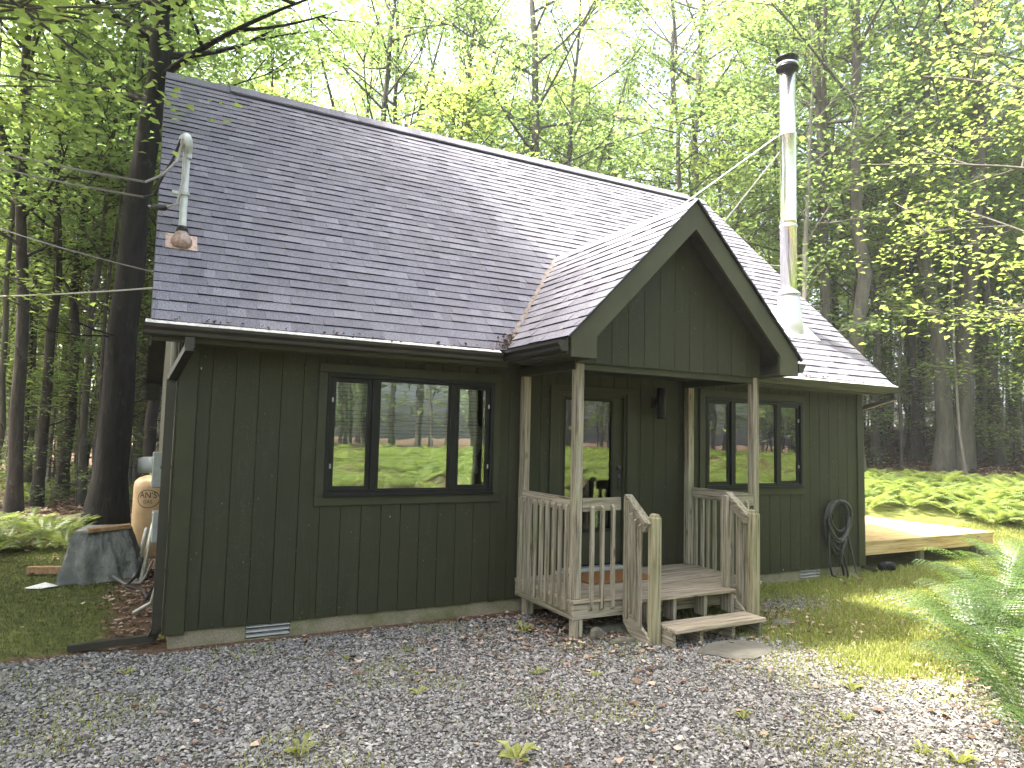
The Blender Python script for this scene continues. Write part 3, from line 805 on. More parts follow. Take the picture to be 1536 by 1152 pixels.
for a, b in ((3.17, 3.26), (5.55, 5.64)):
    obj('post', MB().cbox(a, b, -1.167, -1.078, DK + .004, 2.494, .006), 'woodz', porch)
    obj('post', MB().cbox(a, b, -.115, -.027, DK + .004, 2.428, .006), 'woodz', porch)
for x, y in ((3.19, -1.165), (5.52, -1.165), (3.2, -.2), (5.5, -.2)): obj('support_post', MB().cbox(x, x + .10, y, y + .10, -.35, .034, .006), 'woodz', porch)
RT = 1.18
def rail(name, a, b, h=.125): obj(name, MB().bar(a, b, .038, h), 'woody' if abs(a[1] - b[1]) > abs(a[0] - b[0]) else 'woodx', porch)
for x in (3.1895, 5.6205): rail('handrail', (x, -1.077, RT - .0625), (x, -.117, RT - .0625))
rail('handrail', (3.262, -1.1475, RT - .0625), (3.719, -1.1475, RT - .0625))
rail('handrail', (5.106, -1.1475, RT - .0625), (5.549, -1.1475, RT - .0625))
def baluster(x, y, z0, z1, out):
    s = .017; ox, oy = out; P = []
    lx, ly = random.gauss(0, .004), random.gauss(0, .004)
    for z, base in ((z0, 1), (z1, 0)):
        for (i, j) in ((-1, -1), (1, -1), (1, 1), (-1, 1)):
            dz = (.028 if (i * ox + j * oy) > 0 else 0) * (1 if base else -1)
            P.append((x + i * s + (0 if base else lx * abs(oy)), y + j * s + (0 if base else ly * abs(ox)), z + dz))
    obj('baluster', MB().hexa(P), 'woodz', porch)
for y in (-.129, -.246, -.344, -.455, -.579, -.699, -.825, -.945, -1.06):
    baluster(3.1500, y, .09 + random.uniform(-.01, .01), 1.125 + random.uniform(-.01, .01), (-1, 0))
    baluster(5.6600, y, .09, 1.125, (1, 0))
for x in (3.362, 3.484, 3.614): baluster(x, -1.186, .11 + random.uniform(-.01, .01), 1.115 + random.uniform(-.006, .006), (0, -1))
for x in (5.20, 5.32, 5.44): baluster(x, -1.186, .11, 1.115, (0, -1))
for x in (3.72, 5.02):
    obj('stair_post', MB().cbox(x, x + .085, -1.285, -1.2065, .02 if x < 4 else DK + .001, RT + .005, .005), 'woodz', porch)
for x in (3.775, 5.075):
    mb = MB().cbox(x, x + .098, -1.610, -1.512, -.40, 1.03, .012)
    mb.prism([(x + .012, 1.029), (x + .086, 1.029), (x + .078, 1.048), (x + .064, 1.058), (x + .049, 1.061), (x + .034, 1.058), (x + .020, 1.048)][::-1], 1, -1.602, -1.520)
    obj('newel_post', mb, 'newel', porch)
for x, out in ((3.757, -1), (5.110, 1)):
    obj('stair_rail', MB().bar((x, -1.262, 1.13), (x, -1.535, .925), .040, .11), 'woody', porch)
    obj('stair_rail', MB().bar((x, -1.225, 1.205), (x, -1.545, .965), .085, .034), 'woody', porch)
    for i, y in enumerate((-1.335, -1.400, -1.468)):
        baluster(x + out * .038, y, .08 - i * .055, 1.06 - i * .05, (out, 0))
    obj('stringer', MB().prism([(-1.2065, .185), (-1.2065, -.02), (-1.51, -.30), (-1.60, -.30), (-1.60, -.10)][::-1], 0, x + .01 * out - .017, x + .01 * out + .017), 'woody', porch)
obj('tread', MB().cbox(3.885, 5.045, -1.80, -1.655, -.012, .026, .005), 'boardx', porch)
obj('tread', MB().cbox(3.885, 5.045, -1.648, -1.505, -.012, .026, .005), 'boardx', porch)
for x in (3.91, 4.25, 4.66, 5.03):
    obj('stair_block', MB().box(x - .019, x + .019, -1.36, -1.21, -.02, DK - .036), 'woodz', porch)
    obj('stair_block', MB().box(x - .019, x + .019, -1.74, -1.38, -.25, -.014), 'woody', porch)

md = MB().cbox(3.72, 4.60, -.66, -.14, DK + .003, DK + .020, .005)
tag(obj('door_mat', md, 'mat_coir'), 'brown coir door mat lying on the porch boards', 'door mat')
lamp = thing('wall_lamp', (5.10, -.1, 2.02), 'black cylindrical wall lamp beside the front door', 'lamp')
obj('lamp_body', MB().lathe((5.10, -.125, 0), [(.055, 2.02), (.058, 2.03), (.058, 2.39), (.055, 2.40)], 20), 'black', lamp, True)
obj('wall_plate', MB().cbox(5.04, 5.16, -.022, -.001, 2.15, 2.29, .005).box(5.085, 5.115, -.07, -.0225, 2.18, 2.26), 'black', lamp)

# ------------------------------------------------------------------ hose on wall
hose = thing('garden_hose', (8.45, -.06, -.15), 'dark coiled garden hose hanging on the right end of the cabin wall', 'hose')
pts = []
for i in range(8 * 26):
    a = 2 * math.pi * i / 26; k = i // 26
    rx = .225 + .024 * math.sin(k * 2.1) + .006 * k; rzz = .34 + .05 * math.sin(k * 1.7 + 1) - .012 * k
    dx = .03 * math.sin(k * 1.3); top = .95 - .010 * (k % 3)
    pin = 1 - .30 * max(0, -math.sin(a + math.pi / 2 - math.pi / 2 + 0)) 
    x = 8.42 + dx + rx * math.sin(a) * (1 - .25 * (1 - math.cos(a)) / 2); z = top - rzz * (1 - math.cos(a))
    pts.append((x, -.05 - .017 * (k % 4) - .01 * math.sin(a * 2 + k), z))
obj('coil', MB().tube(pts, .0175, 8), 'rubber', hose, True)
obj('hose_tail', MB().tube([(8.30, -.08, .75), (8.20, -.09, .45), (8.19, -.09, .1), (8.24, -.10, -.09), (8.36, -.11, -.135), (8.50, -.10, -.12), (8.44, -.1, .1), (8.50, -.1, .32), (8.58, -.09, .5), (8.57, -.09, .72)], .017, 7), 'rubber', hose, True)
obj('hose_tail', MB().tube([(8.50, -.07, .25), (8.56, -.08, .05), (8.60, -.10, -.14), (8.62, -.12, -.15)], .017, 7), 'rubber', hose, True)
obj('hose_tail', MB().tube([(8.60, -.06, .55), (8.66, -.08, .3), (8.74, -.09, .02), (8.78, -.11, -.14)], .017, 7), 'rubber', hose, True)
obj('hose_hanger', MB().box(8.38, 8.46, -.09, -.001, .925, .945).box(8.40, 8.44, -.012, -.0015, .86, .924), 'galv', hose)

# ------------------------------------------------------------------ side deck
deck = thing('deck', (11, 2.3, -.1), 'low sunlit pine deck beside the right end of the cabin', 'deck')
for i in range(30):
    y0 = .10 + i * .146
    obj('deck_board', MB().cbox(9.10, 12.78, y0, y0 + .139, .262, .30 + random.uniform(-.002, .002), .004), 'newx', deck)
obj('fascia_board', MB().cbox(9.10, 12.755, .112, .150, .085, .260, .004), 'newx', deck)
obj('fascia_board', MB().cbox(12.717, 12.755, .152, 4.45, .085, .260, .004), 'newx', deck)
for x in (9.4, 11.0, 12.6):
    for y in (.35, 4.2): obj('support_post', MB().box(x - .05, x + .05, y - .05, y + .05, -.4, .26), 'woodz', deck)
tag(obj('drain_pipe', MB().tube([(9.42 + .012 * i, -.02 - .05 * math.sin(i * .12), -.08 + .03 * math.sin(i * .16)) for i in range(20)], [.062 + .009 * (i % 2) for i in range(20)], 14), 'black'), 'black ribbed drain pipe end at the right corner of the cabin', 'drain pipe')

# ------------------------------------------------------------------ left side clutter
tk = thing('propane_tank', (-.27, 5.1, -.15), 'tan upright propane tank with lettered oval, left of the cabin', 'tank')
TC = (-.27, 5.1); TR = .33
obj('tank_body', MB().lathe((*TC, 0), [(TR - .03, -.15), (TR, -.10), (TR, .88), (TR - .012, .96), (TR - .06, 1.01), (.18, 1.045), (.03, 1.055)], 36), 'tan', tk, True)
obj('tank_collar', MB().lathe((*TC, 1.05), [(.12, 0), (.13, .02), (.13, .07), (.11, .08)], 20), 'tan', tk)
def wrap(name, V, F, ang0, z0, rad):
    mb = MB()
    vv = []
    for (x, y) in V:
        a = ang0 + x / TR; vv.append((TC[0] + rad * math.sin(a), TC[1] - rad * math.cos(a), z0 + y))
    mb.add(vv, F); obj(name, mb, 'ink', tk)
A0 = math.radians(-24)
el = []; ef = []; ne = 40
for i in range(ne):
    a = 2 * math.pi * i / ne
    el += [(.165 * math.cos(a), .135 * math.sin(a)), (.155 * math.cos(a), .125 * math.sin(a))]
    ef.append((2 * i, 2 * ((i + 1) % ne), 2 * ((i + 1) % ne) + 1, 2 * i + 1))
wrap('oval_outline', el, ef, A0, .72, TR + .003)
for txt, size, z in (("AN'S", .12, .735), ('GAS', .07, .655)):
    cu = bpy.data.curves.new('lettering', 'FONT'); cu.body = txt; cu.size = size; cu.align_x = 'CENTER'; cu.resolution_u = 3
    to = bpy.data.objects.new('lettering', cu); COL.objects.link(to)
    bpy.context.view_layer.update()
    tm = bpy.data.meshes.new_from_object(to.evaluated_get(bpy.context.evaluated_depsgraph_get()))
    V = [(v.co.x, v.co.y) for v in tm.vertices]; F = [tuple(p.vertices) for p in tm.polygons]
    bpy.data.objects.remove(to)
    wrap('lettering', V, F, A0, z, TR + .003)

# tarpaulin-covered stack
def tarp():
    n = 26; V = []; F = []
    base = [(-1.345, 3.12), (-.46, 3.16), (-.40, 3.95), (-1.22, 4.05)]
    top = [(-1.20, 3.36), (-.62, 3.34), (-.60, 3.95), (-1.10, 4.0)]
    per = 88; lev = 16
    def ring(P, u):
        s = u * 4; i = int(s) % 4; t_ = s - int(s)
        t_ = t_
        a, b = P[i], P[(i + 1) % 4]; return (a[0] + (b[0] - a[0]) * t_, a[1] + (b[1] - a[1]) * t_)
    for l_ in range(lev + 1):
        h = l_ / lev
        for u in range(per):
            a, b = ring(base, u / per), ring(top, u / per)
            k = h ** .8
            bul = .05 * math.sin(math.pi * h)
            x, y = a[0] + (b[0] - a[0]) * k, a[1] + (b[1] - a[1]) * k
            cx, cy = -.88, 3.6; d = math.hypot(x - cx, y - cy)
            fold = -.05 * abs(math.sin(u * .37 + 1.3 * math.sin(h * 2.1))) * (1 - .6 * h) + .022 * math.sin(u * .9 + 2.2 * math.sin(h * 3 + u * .13)) * (1 - .5 * h) + .016 * math.sin(u * 2.3 + h * 9) + .008 * math.sin(h * 31 + u * .7)
            sc = 1 + (bul + fold) / d
            z = -.145 + .61 * h + .012 * math.sin(u * .55) * (1 - h)
            if h < .02: sc *= 1.03
            V.append((cx + (x - cx) * sc, cy + (y - cy) * sc, z))
    for l_ in range(lev):
        for u in range(per): F.append((l_ * per + u, l_ * per + (u + 1) % per, (l_ + 1) * per + (u + 1) % per, (l_ + 1) * per + u))
    o = len(V); V.append((-.87, 3.66, .485))
    for u in range(per): F.append((lev * per + u, lev * per + (u + 1) % per, o))
    m_ = MB(); m_.v = V; m_.f = F
    return m_
tp = obj('tarpaulin', tarp(), 'tarp', smooth=True)
tag(tp, 'wrinkled grey tarpaulin draped over a stack left of the cabin', 'tarpaulin')
tag(obj('timber_plank', MB().bar((-1.06, 3.33, .475), (-.60, 3.40, .51), .14, .045), 'rawwood'), 'short brown plank weighing down the grey tarpaulin', 'plank')
tag(obj('timber_plank', MB().bar((-1.72, 4.05, -.09), (-1.25, 3.85, -.08), .10, .09), 'rawwood'), 'brown timber offcut on the ground beside the tarpaulin', 'plank')
def crumple(cx, cy, cz, r, seed):
    R = random.Random(seed); mb = MB(); n = 10; V = []
    for i in range(n):
        a = 2 * math.pi * i / n; q = r * R.uniform(.6, 1.2); V.append((cx + q * math.cos(a), cy + .5 * q * math.sin(a), cz + R.uniform(0, .02)))
    V.append((cx, cy, cz + .06)); V.append((cx, cy, cz - .01))
    return mb.add(V, [(i, (i + 1) % n, n) for i in range(n)] + [((i + 1) % n, i, n + 1) for i in range(n)])
tag(obj('plastic_scrap', crumple(-1.44, 3.10, -.14, .17, 3), 'white'), 'crumpled white plastic scrap at the foot of the tarpaulin', 'plastic scrap')
for i, (a, b) in enumerate((((-.44, 3.0, -.12), (-.32, 4.3, .42)), ((-.52, 3.1, -.13), (-.40, 4.2, .36)))):
    tag(obj('leaning_pipe', MB().tube([a, b], .028, 10), 'cablel' if i else 'galv'), ('pale pipe leaning beside the tarpaulin, nearer the cabin wall', 'pale pipe leaning beside the tarpaulin, nearer the tarp')[i], 'pipe')
tag(obj('cable', MB().tube([(X0 - .08, 2.3, .25), (-.40, 2.6, .0), (-.45, 2.9, -.12), (-.62, 2.95, -.13), (-.75, 3.05, -.05)], .014, 7), 'cablel', smooth=True), 'pale cable looping from the cabin wall to the tarpaulin', 'cable')
tag(obj('hose', MB().tube([(X0 - .07, 1.6, .1), (-.38, 1.9, -.10), (-.42, 2.5, -.13), (-.60, 2.8, -.13), (-.50, 3.0, -.06), (-.44, 3.3, .1)], .018, 7), 'cable', smooth=True), 'black hose snaking along the left side of the cabin', 'hose')

# overhead cables
def sag(a, b, s, n=14): return [(a[0] + (b[0] - a[0]) * i / n, a[1] + (b[1] - a[1]) * i / n, a[2] + (b[2] - a[2]) * i / n - s * 4 * (i / n) * (1 - i / n)) for i in range(n + 1)]
W0 = (MX - .34, MY + .1)
tag(obj('overhead_cable', MB().tube(sag((*W0, 4.13), (-9.5, 20, 12.2), .5), .014, 6), 'cable'), 'upper black overhead cable running from the roof mast into the woods', 'cable')
tag(obj('overhead_cable', MB().tube(sag((*W0, 3.98), (-9.6, 20, 11.9), .55), .012, 6), 'cable'), 'black overhead cable just under the upper one at the mast', 'cable')
tag(obj('overhead_cable', MB().tube(sag((X0 - .12, 1.2, 3.35), (-9, 20, 9.9), .4), .009, 6), 'cable'), 'thin black overhead cable reaching the left eave', 'cable')
tag(obj('overhead_cable', MB().tube(sag((X0 - .12, 2.4, 3.45), (-9, 18, 5.4), .25), .010, 6), 'cablel'), 'pale lowest overhead cable left of the cabin', 'cable')

# stones, slab
def stone_mb(cx, cy, rx, ry, h, seed, zoff=0):
    R = random.Random(seed); n = 11; V = []; z = gz(cx, cy) + zoff
    prof = [(1.0, -.04), (1.02, h * .35), (.86, h * .8), (.45, h)]
    ph = [R.uniform(.78, 1.15) for _ in range(n)]
    for (q, zz_) in prof:
        for i in range(n):
            a = 2 * math.pi * i / n; k = q * ph[i]
            V.append((cx + rx * k * math.cos(a), cy + ry * k * math.sin(a), z + zz_ + R.uniform(-.08, .08) * h))
    F = [(l_ * n + i, l_ * n + (i + 1) % n, (l_ + 1) * n + (i + 1) % n, (l_ + 1) * n + i) for l_ in range(3) for i in range(n)]
    F.append(tuple(3 * n + i for i in range(n)))
    return MB().add(V, F)
tag(obj('stepping_stone', stone_mb(4.38, -2.05, .37, .23, .045, 5), 'slab'), 'flat grey stepping stone at the foot of the porch steps', 'stone')
for (x, y, rx, ry, h, s, lb) in ((3.42, -1.20, .075, .06, .10, 1, 'rounded fieldstone beside the porch corner support post'), (3.72, -1.02, .16, .09, .06, 2, 'flat fieldstone under the porch rim left of the steps'),
                                (5.55, -1.55, .17, .09, .05, 8, 'flat stone on the leaves right of the right newel post'), (3.56, -1.42, .17, .05, .05, 12, 'low slab stone lying left of the left newel post'),
                                (4.35, -1.48, .08, .06, .07, 15, 'small stone in the shade under the porch steps'), (5.0, -1.35, .09, .07, .07, 18, 'small stone under the right side of the porch steps'),
                                (-.42, .32, .16, .08, .05, 4, 'flat stone under the elbow of the left downspout')):
    tag(obj('fieldstone', stone_mb(x, y, rx, ry, h, s), 'stone'), lb, 'stone', 'stones round the porch and wall')

# ------------------------------------------------------------------ vegetation helpers
def rotz(a):
    c, s = np.cos(a), np.sin(a); z = np.zeros_like(a); o = np.ones_like(a)
    return np.stack([np.stack([c, -s, z], -1), np.stack([s, c, z], -1), np.stack([z, z, o], -1)], -2)

def leaf_quads(C, size, flat=.35, rg=rng):
    n = len(C); a = rg.uniform(0, 2 * np.pi, n)
    D = np.stack([np.cos(a), np.sin(a), rg.normal(-.15, flat, n)], -1); D /= np.linalg.norm(D, axis=1)[:, None]
    N = np.stack([rg.normal(0, flat, n), rg.normal(0, flat, n), np.ones(n)], -1)
    B = np.cross(N, D); B /= np.linalg.norm(B, axis=1)[:, None]
    U = np.cross(D, B)
    s = size * rg.uniform(.6, 1.25, n)[:, None]; w = s * rg.uniform(.55, .85, n)[:, None]
    V = np.stack([C - D * s * .5, C + B * w * .5 - D * s * .05 + U * s * .10, C + D * s * .5 - U * s * .08, C - B * w * .5 - D * s * .05 + U * s * .10], 1)
    Q = np.arange(n * 4).reshape(n, 4)
    return V.reshape(-1, 3), Q

def make_tree(seed, H, r0, limb_lo, n_limb, reach, leaf_n, leaf_s, lean=(0, 0), fork=False, sides=9, droop=.0, flat=.3):
    rg = np.random.default_rng(seed)
    tv, tq, off = [], [], 0
    def addtube(P, Rr, n):
        nonlocal off
        v, q = tube_np(P, Rr, n); tv.append(v); tq.append(q + off); off += len(v)
    m = 16; t_ = np.linspace(0, 1, m)
    wob = np.cumsum(rg.normal(0, .035, (m, 2)), 0) * H / 10; wob -= wob[0]
    path = np.stack([lean[0] * t_ ** 1.2 + wob[:, 0], lean[1] * t_ ** 1.2 + wob[:, 1], -.4 + (H + .4) * t_], -1)
    rad = r0 * (1 - .82 * t_) * (1 + .55 * np.exp(-t_ * H / .35))
    addtube(path, rad, sides)
    pc = []
    def grow(P0, d, L, r, depth):
        k = 7; s = np.linspace(0, 1, k)
        bend = rg.normal(0, .16, 3); bend[2] = abs(bend[2]) * .6 - droop
        P = P0 + np.outer(s * L, d) + np.outer(s ** 2 * L, bend)
        addtube(P, r * (1 - .8 * s) + .004, 5 if depth else 6)
        if depth < 2:
            for _ in range(3 if depth == 0 else 2):
                q = rg.uniform(.35, .95); i = q * (k - 1); j = int(i); p = P[j] + (P[min(j + 1, k - 1)] - P[j]) * (i - j)
                nd = d + rg.normal(0, .55, 3); nd[2] = nd[2] * .45 + .08; nd /= np.linalg.norm(nd)
                grow(p, nd, L * rg.uniform(.38, .6), r * .5, depth + 1)
        if depth > 0: pc.append((P[-1], L)); pc.append((P[k // 2], L * .8))
        else: pc.append((P[-1], L * .6))
    for i in range(n_limb):
        h = limb_lo + (1 - limb_lo) * (i + rg.uniform(0, .9)) / n_limb; h = min(h, .985)
        q = h * (m - 1); j = int(q); p = path[j] + (path[min(j + 1, m - 1)] - path[j]) * (q - j)
        a = i * 2.4 + rg.uniform(-.6, .6)
        prof = math.sin(math.pi * min(1, .25 + .8 * (h - limb_lo) / (1 - limb_lo))) ** .6
        L = reach * prof * rg.uniform(.65, 1.15)
        el_ = rg.uniform(.15, .75) + .5 * h * (h > .7)
        grow(p, np.array([math.cos(a) * math.cos(el_), math.sin(a) * math.cos(el_), math.sin(el_)]), L, r0 * .33 * (1 - .6 * h), 0)
    if fork:
        q = int(m * .42); p = path[q]; d = np.array([rg.choice([-1, 1]) * .38, .1, 1]); d /= np.linalg.norm(d)
        s = np.linspace(0, 1, 8); P = p + np.outer(s * H * .5, d) + np.outer(s ** 2 * H * .05, [-d[0], 0, 1])
        addtube(P, rad[q] * .75 * (1 - .8 * s), 7)
    for _ in range(int(2 + rg.integers(0, 3))):     # dead twigs on the bole
        h = rg.uniform(.12, limb_lo + .1); q = h * (m - 1); j = int(q); p = path[j]
        a = rg.uniform(0, 6.28); d = np.array([math.cos(a), math.sin(a), rg.uniform(-.1, .5)])
        s = np.linspace(0, 1, 5); P = p + np.outer(s * rg.uniform(.6, 1.8), d) + rg.normal(0, .05, (5, 3)) * s[:, None]
        addtube(P, .018 * (1 - .8 * s) + .003, 4)
    tm = np_mesh('trunk', np.concatenate(tv), np.concatenate(tq), 'bark_a', smooth=True)
    # leaves as flattened sprays round twig points
    C = []
    w = np.array([max(.3, L) for _, L in pc]); w = w / w.sum()
    for (p, L), ww in zip(pc, w):
        k = max(3, int(leaf_n * ww)); rr = min(1.15, .35 + .35 * L)
        a = rg.uniform(0, 6.28, k); q = rr * np.sqrt(rg.uniform(0, 1, k))
        tilt = rg.normal(0, .2, 2)
        dx, dy = q * np.cos(a), q * np.sin(a)
        dz = tilt[0] * dx + tilt[1] * dy - .12 * q + rg.normal(0, .10 + .05 * rr, k)
        C.append(p + np.stack([dx, dy, dz], -1))
    C = np.concatenate(C)
    V, Q_ = leaf_quads(C, leaf_s, flat, rg)
    clump = .5 + .5 * np.sin(C[:, 0] * 1.7 + C[:, 2] * 1.1 + seed) * np.sin(C[:, 1] * 1.9 + C[:, 2] * .7)
    tone = np.clip(.55 * rg.uniform(0, 1, len(C)) + .45 * clump, 0, 1)
    cm = np_mesh('crown', V, Q_, 'leaf', tone)
    return tm, cm

def place_tree(meshes, x, y, rz, s, label, cat='tree', group=None, name='tree', bark=None, leafmat=None):
    o = thing(name, (x, y, gz(x, y)), label, cat, group)
    o.rotation_euler = (0, 0, rz); o.scale = (s, s, s)
    for nm, m_, mm in (('trunk', meshes[0], bark), ('crown', meshes[1], leafmat)):
        c = bpy.data.objects.new(nm, m_); link(c, o)
        if mm:
            c.material_slots[0].link = 'OBJECT'; c.material_slots[0].material = MAT[mm]
    return o

# tree kinds (shared meshes)
TALL = [make_tree(100 + i, H, r, lo, nl, re, int(ln * .98), .16, (rg_l, .2), fk) for i, (H, r, lo, nl, re, ln, rg_l, fk) in enumerate((
    (21, .19, .33, 26, 3.9, 6200, .5, False), (19, .16, .30, 24, 3.5, 5600, -.6, True), (23, .23, .40, 26, 4.2, 6400, .2, False),
    (17, .13, .28, 22, 3.1, 5000, .9, False), (20, .20, .36, 26, 3.8, 6000, -.3, True)))]
MID = [make_tree(200 + i, H, r, lo, nl, re, ln, .15, (l_, 0), False, 7, .10, .22) for i, (H, r, lo, nl, re, ln, l_) in enumerate((
    (9.5, .070, .22, 20, 2.4, 3200, .5), (12, .085, .30, 22, 2.5, 3600, -.4), (7.0, .050, .22, 16, 2.1, 2300, .3), (10.5, .075, .40, 18, 2.6, 3000, -.7)))]
BIG = make_tree(300, 20, .33, .40, 24, 3.7, 6500, .16, (1.1, .3), False, 14)
POLE = [make_tree(400 + i, H, r, .50, 12, 2.0, 1100, .16, (l_, .3), False, 6) for i, (H, r, l_) in enumerate(((13, .055, .5), (15, .075, -.6), (11, .04, .2)))]
SHRUB = [make_tree(700 + i, H, .028, .12, 14, 1.5, 1300, .13, (.2, 0), False, 5, .10, .22) for i, H in enumerate((3.6, 4.8))]
DENSE = make_tree(600, 20, .20, .34, 30, 4.3, 11500, .17, (.3, .2))
NEARB = make_tree(500, 13, .12, .22, 30, 4.6, 11000, .115, (.3, 0), False, 9, .12, .2)

def ray_dir(u):
    q = np.array([(u - 768) / 1042.255, (650 - 576) / 1042.255, 1.0]); d = MR.T @ q; return d[:2] / np.hypot(*d[:2])
def at(u, dist):
    d = ray_dir(u); return CAM[0] + d[0] * dist, CAM[1] + d[1] * dist

occupied = []
def ok(x, y, r):
    for (a, b) in occupied:
        if (a - x) ** 2 + (b - y) ** 2 < r * r: return False
    return True
def put(*a, **k):
    occupied.append((a[1], a[2])); return place_tree(*a, **k)

# trees the photograph singles out
x, y = at(166, 15.8); put(BIG, x, y, 0.0, 1.0, 'thick black-barked tree standing just left of the cabin', bark='bark_d')
hero = [(30, 18.5, 1, .95, 'dark leaning tree nearest the left edge of the picture', 'bark_a', .9), (62, 20, 3, 1.0, 'dark straight tree in the left woods between the leaning trees', 'bark_a', 2.2),
        (100, 22.5, 0, .8, 'slender dark tree behind the tarpaulin at left', 'bark_a', 4.0), (130, 20.5, 3, .8, 'thin grey tree just left of the thick black-barked tree', 'bark_b', 5.1),
        (384, 24, 3, .95, 'slim dark tree rising behind the left third of the ridge', 'bark_a', 1.2),
        (800, 23, 2, 1.0, 'stout grey tree behind the middle of the ridge', 'bark_b', .4), (826, 24.5, 1, 1.0, 'forked tree right beside the stout grey tree above the ridge', 'bark_b', 3.3),
        (1027, 24, 3, 1.05, 'dark slim tree rising behind the peak of the porch gable', 'bark_b', 2.0),
        (1204, 21, 3, .85, 'pale-barked tree directly behind the steel chimney pipe', 'bark_c', 5.5), (1240, 22.5, 4, 1.0, 'forked lichen-spotted tree right of the steel chimney pipe', 'bark_b', 1.0),
        (1287, 22, 2, 1.0, 'tall straight thick tree second right of the chimney pipe', 'bark_b', 2.8), (1412, 25, 2, 1.1, 'left stem of the pair of big trees behind the sunlit ferns', 'bark_b', .2),
        (1440, 25.4, 0, 1.45, 'right, thicker stem of the pair of big trees behind the sunlit ferns', 'bark_b', 4.4), (1312, 26, 1, .9, 'grey tree behind the right gutter corner', 'bark_b', 5.0),
        (1372, 27, 4, .85, 'dark tree left of the big pair behind the ferns', 'bark_a', 2.1), (1500, 27, 1, .9, 'grey tree near the right edge behind the ferns', 'bark_b', .7)]
for (u, d, k, s, lb, bk, rz) in hero:
    x, y = at(u, d); put(TALL[k], x, y, rz, s, lb, bark=bk)
# near trees whose sprays enter the frame from the sides
put(NEARB, -4.6, 2.6, .8, 1.0, 'leafy young tree reaching in at the upper left corner', leafmat='leafy', bark='bark_b')
x, y = at(1760, 14.5); put(NEARB, x, y, 2.6, 1.0, 'leafy young tree reaching in at the upper right edge', leafmat='leafy', bark='bark_b')
# trees round the clearing, mostly outside the picture, that shade the drive and the left of the roof
for i, (x, y, k, s, rz) in enumerate(((-6.5, -.8, 0, 1.0, .3), (-8.6, 3.4, 2, .95, 1.9), (-6.0, 6.8, 4, .95, 4.1), (-10.8, -2.2, 4, 1.0, 3.0), (-9.0, -5.6, 0, 1.0, 5.0),
                                      (-12.5, 2.2, 1, 1.1, 1.1), (-13, -7.5, 2, 1.0, .6), (-4.4, 6.3, 5, .98, 2.5), (-4.3, 3.9, 5, 1.0, .6), (-12, 7.5, 3, 1.1, .2), (-6.8, -3.6, 5, .95, 5.8), (-5.6, 1.4, 5, 1.0, 4.0))):
    put((TALL + [DENSE])[k], x, y, rz, s, 'tall tree at the left edge of the clearing', group='trees at the left edge of the clearing', leafmat='leafy')
R = random.Random(5)
def scatter(n, region, kinds, rmin, label, group, smin=.85, smax=1.15, bark=('bark_a', 'bark_b'), leafs=('leaf',)):
    made = 0; tries = 0
    while made < n and tries < n * 60:
        tries += 1
        u = R.uniform(*region[0]); d = R.uniform(*region[1]); x, y = at(u, d)
        if -3.4 < x < 13.5 and -8 < y < 10.6: continue
        if x > 8 and .857 * (x - CAM[0]) + .515 * (y - CAM[1]) < 23.2 and y < 14: continue
        if not ok(x, y, rmin): continue
        bk = R.choice(bark); put(R.choice(kinds), x, y, R.uniform(0, 6.28), R.uniform(smin, smax), {'bark_a': 'dark-barked ', 'bark_b': 'grey-barked ', 'bark_c': 'pale-barked '}[bk] + label, group=group, bark=bk, leafmat=R.choice(leafs))
        made += 1
scatter(9, ((-60, 230), (18, 40)), TALL, 2.4, 'tall tree deep in the woods left of the cabin', 'tall trees in the left woods')
scatter(32, ((280, 1180), (21, 46)), TALL, 2.2, 'tall tree in the woods behind the cabin roof', 'tall trees behind the roof')
scatter(11, ((1190, 1600), (25, 46)), TALL, 2.6, 'tall tree in the woods behind the sunlit ferns', 'tall trees in the right woods')
scatter(17, ((-60, 240), (18, 36)), MID, 1.3, 'slender understorey tree in the woods left of the cabin', 'understorey trees in the left woods', leafs=('leaf', 'leafy', 'leafy'))
scatter(46, ((260, 1180), (19, 38)), MID, 1.3, 'leafy understorey tree behind the cabin roof', 'understorey trees behind the roof', .95, 1.4, leafs=('leaf', 'leafy', 'leafy'))
scatter(22, ((1190, 1600), (24, 38)), MID, 1.2, 'leafy understorey tree behind the sunlit ferns', 'understorey trees in the right woods', leafs=('leaf', 'leafy', 'leafy'))
scatter(40, ((-40, 235), (18, 42)), POLE, .8, 'thin pole-like sapling in the woods left of the cabin', 'saplings in the left woods', bark=('bark_b', 'bark_c', 'bark_a'))
scatter(46, ((1270, 1580), (24, 44)), POLE, .8, 'thin pole-like sapling behind the sunlit ferns', 'saplings in the right woods', bark=('bark_b', 'bark_c', 'bark_a'))
scatter(15, ((-40, 235), (18.5, 34)), SHRUB, .9, 'low leafy sapling on the forest floor left of the cabin', 'low saplings in the left woods', .8, 1.3, leafs=('leaf', 'leafy'))
scatter(18, ((1270, 1590), (25, 38)), SHRUB, .9, 'low leafy sapling on the forest floor behind the sunlit ferns', 'low saplings in the right woods', .8, 1.3, leafs=('leaf', 'leafy'))
# woods on the far side of the drive, seen in the window panes
for i in range(38):
    x = -14 + i * 2.0 + R.uniform(-.8, .8); y = -27 - R.uniform(0, 9)
    place_tree(R.choice(TALL + MID + MID), x, y, R.uniform(0, 6.28), R.uniform(.8, 1.1), 'tree across the drive, mirrored in the window panes', group='trees across the drive')

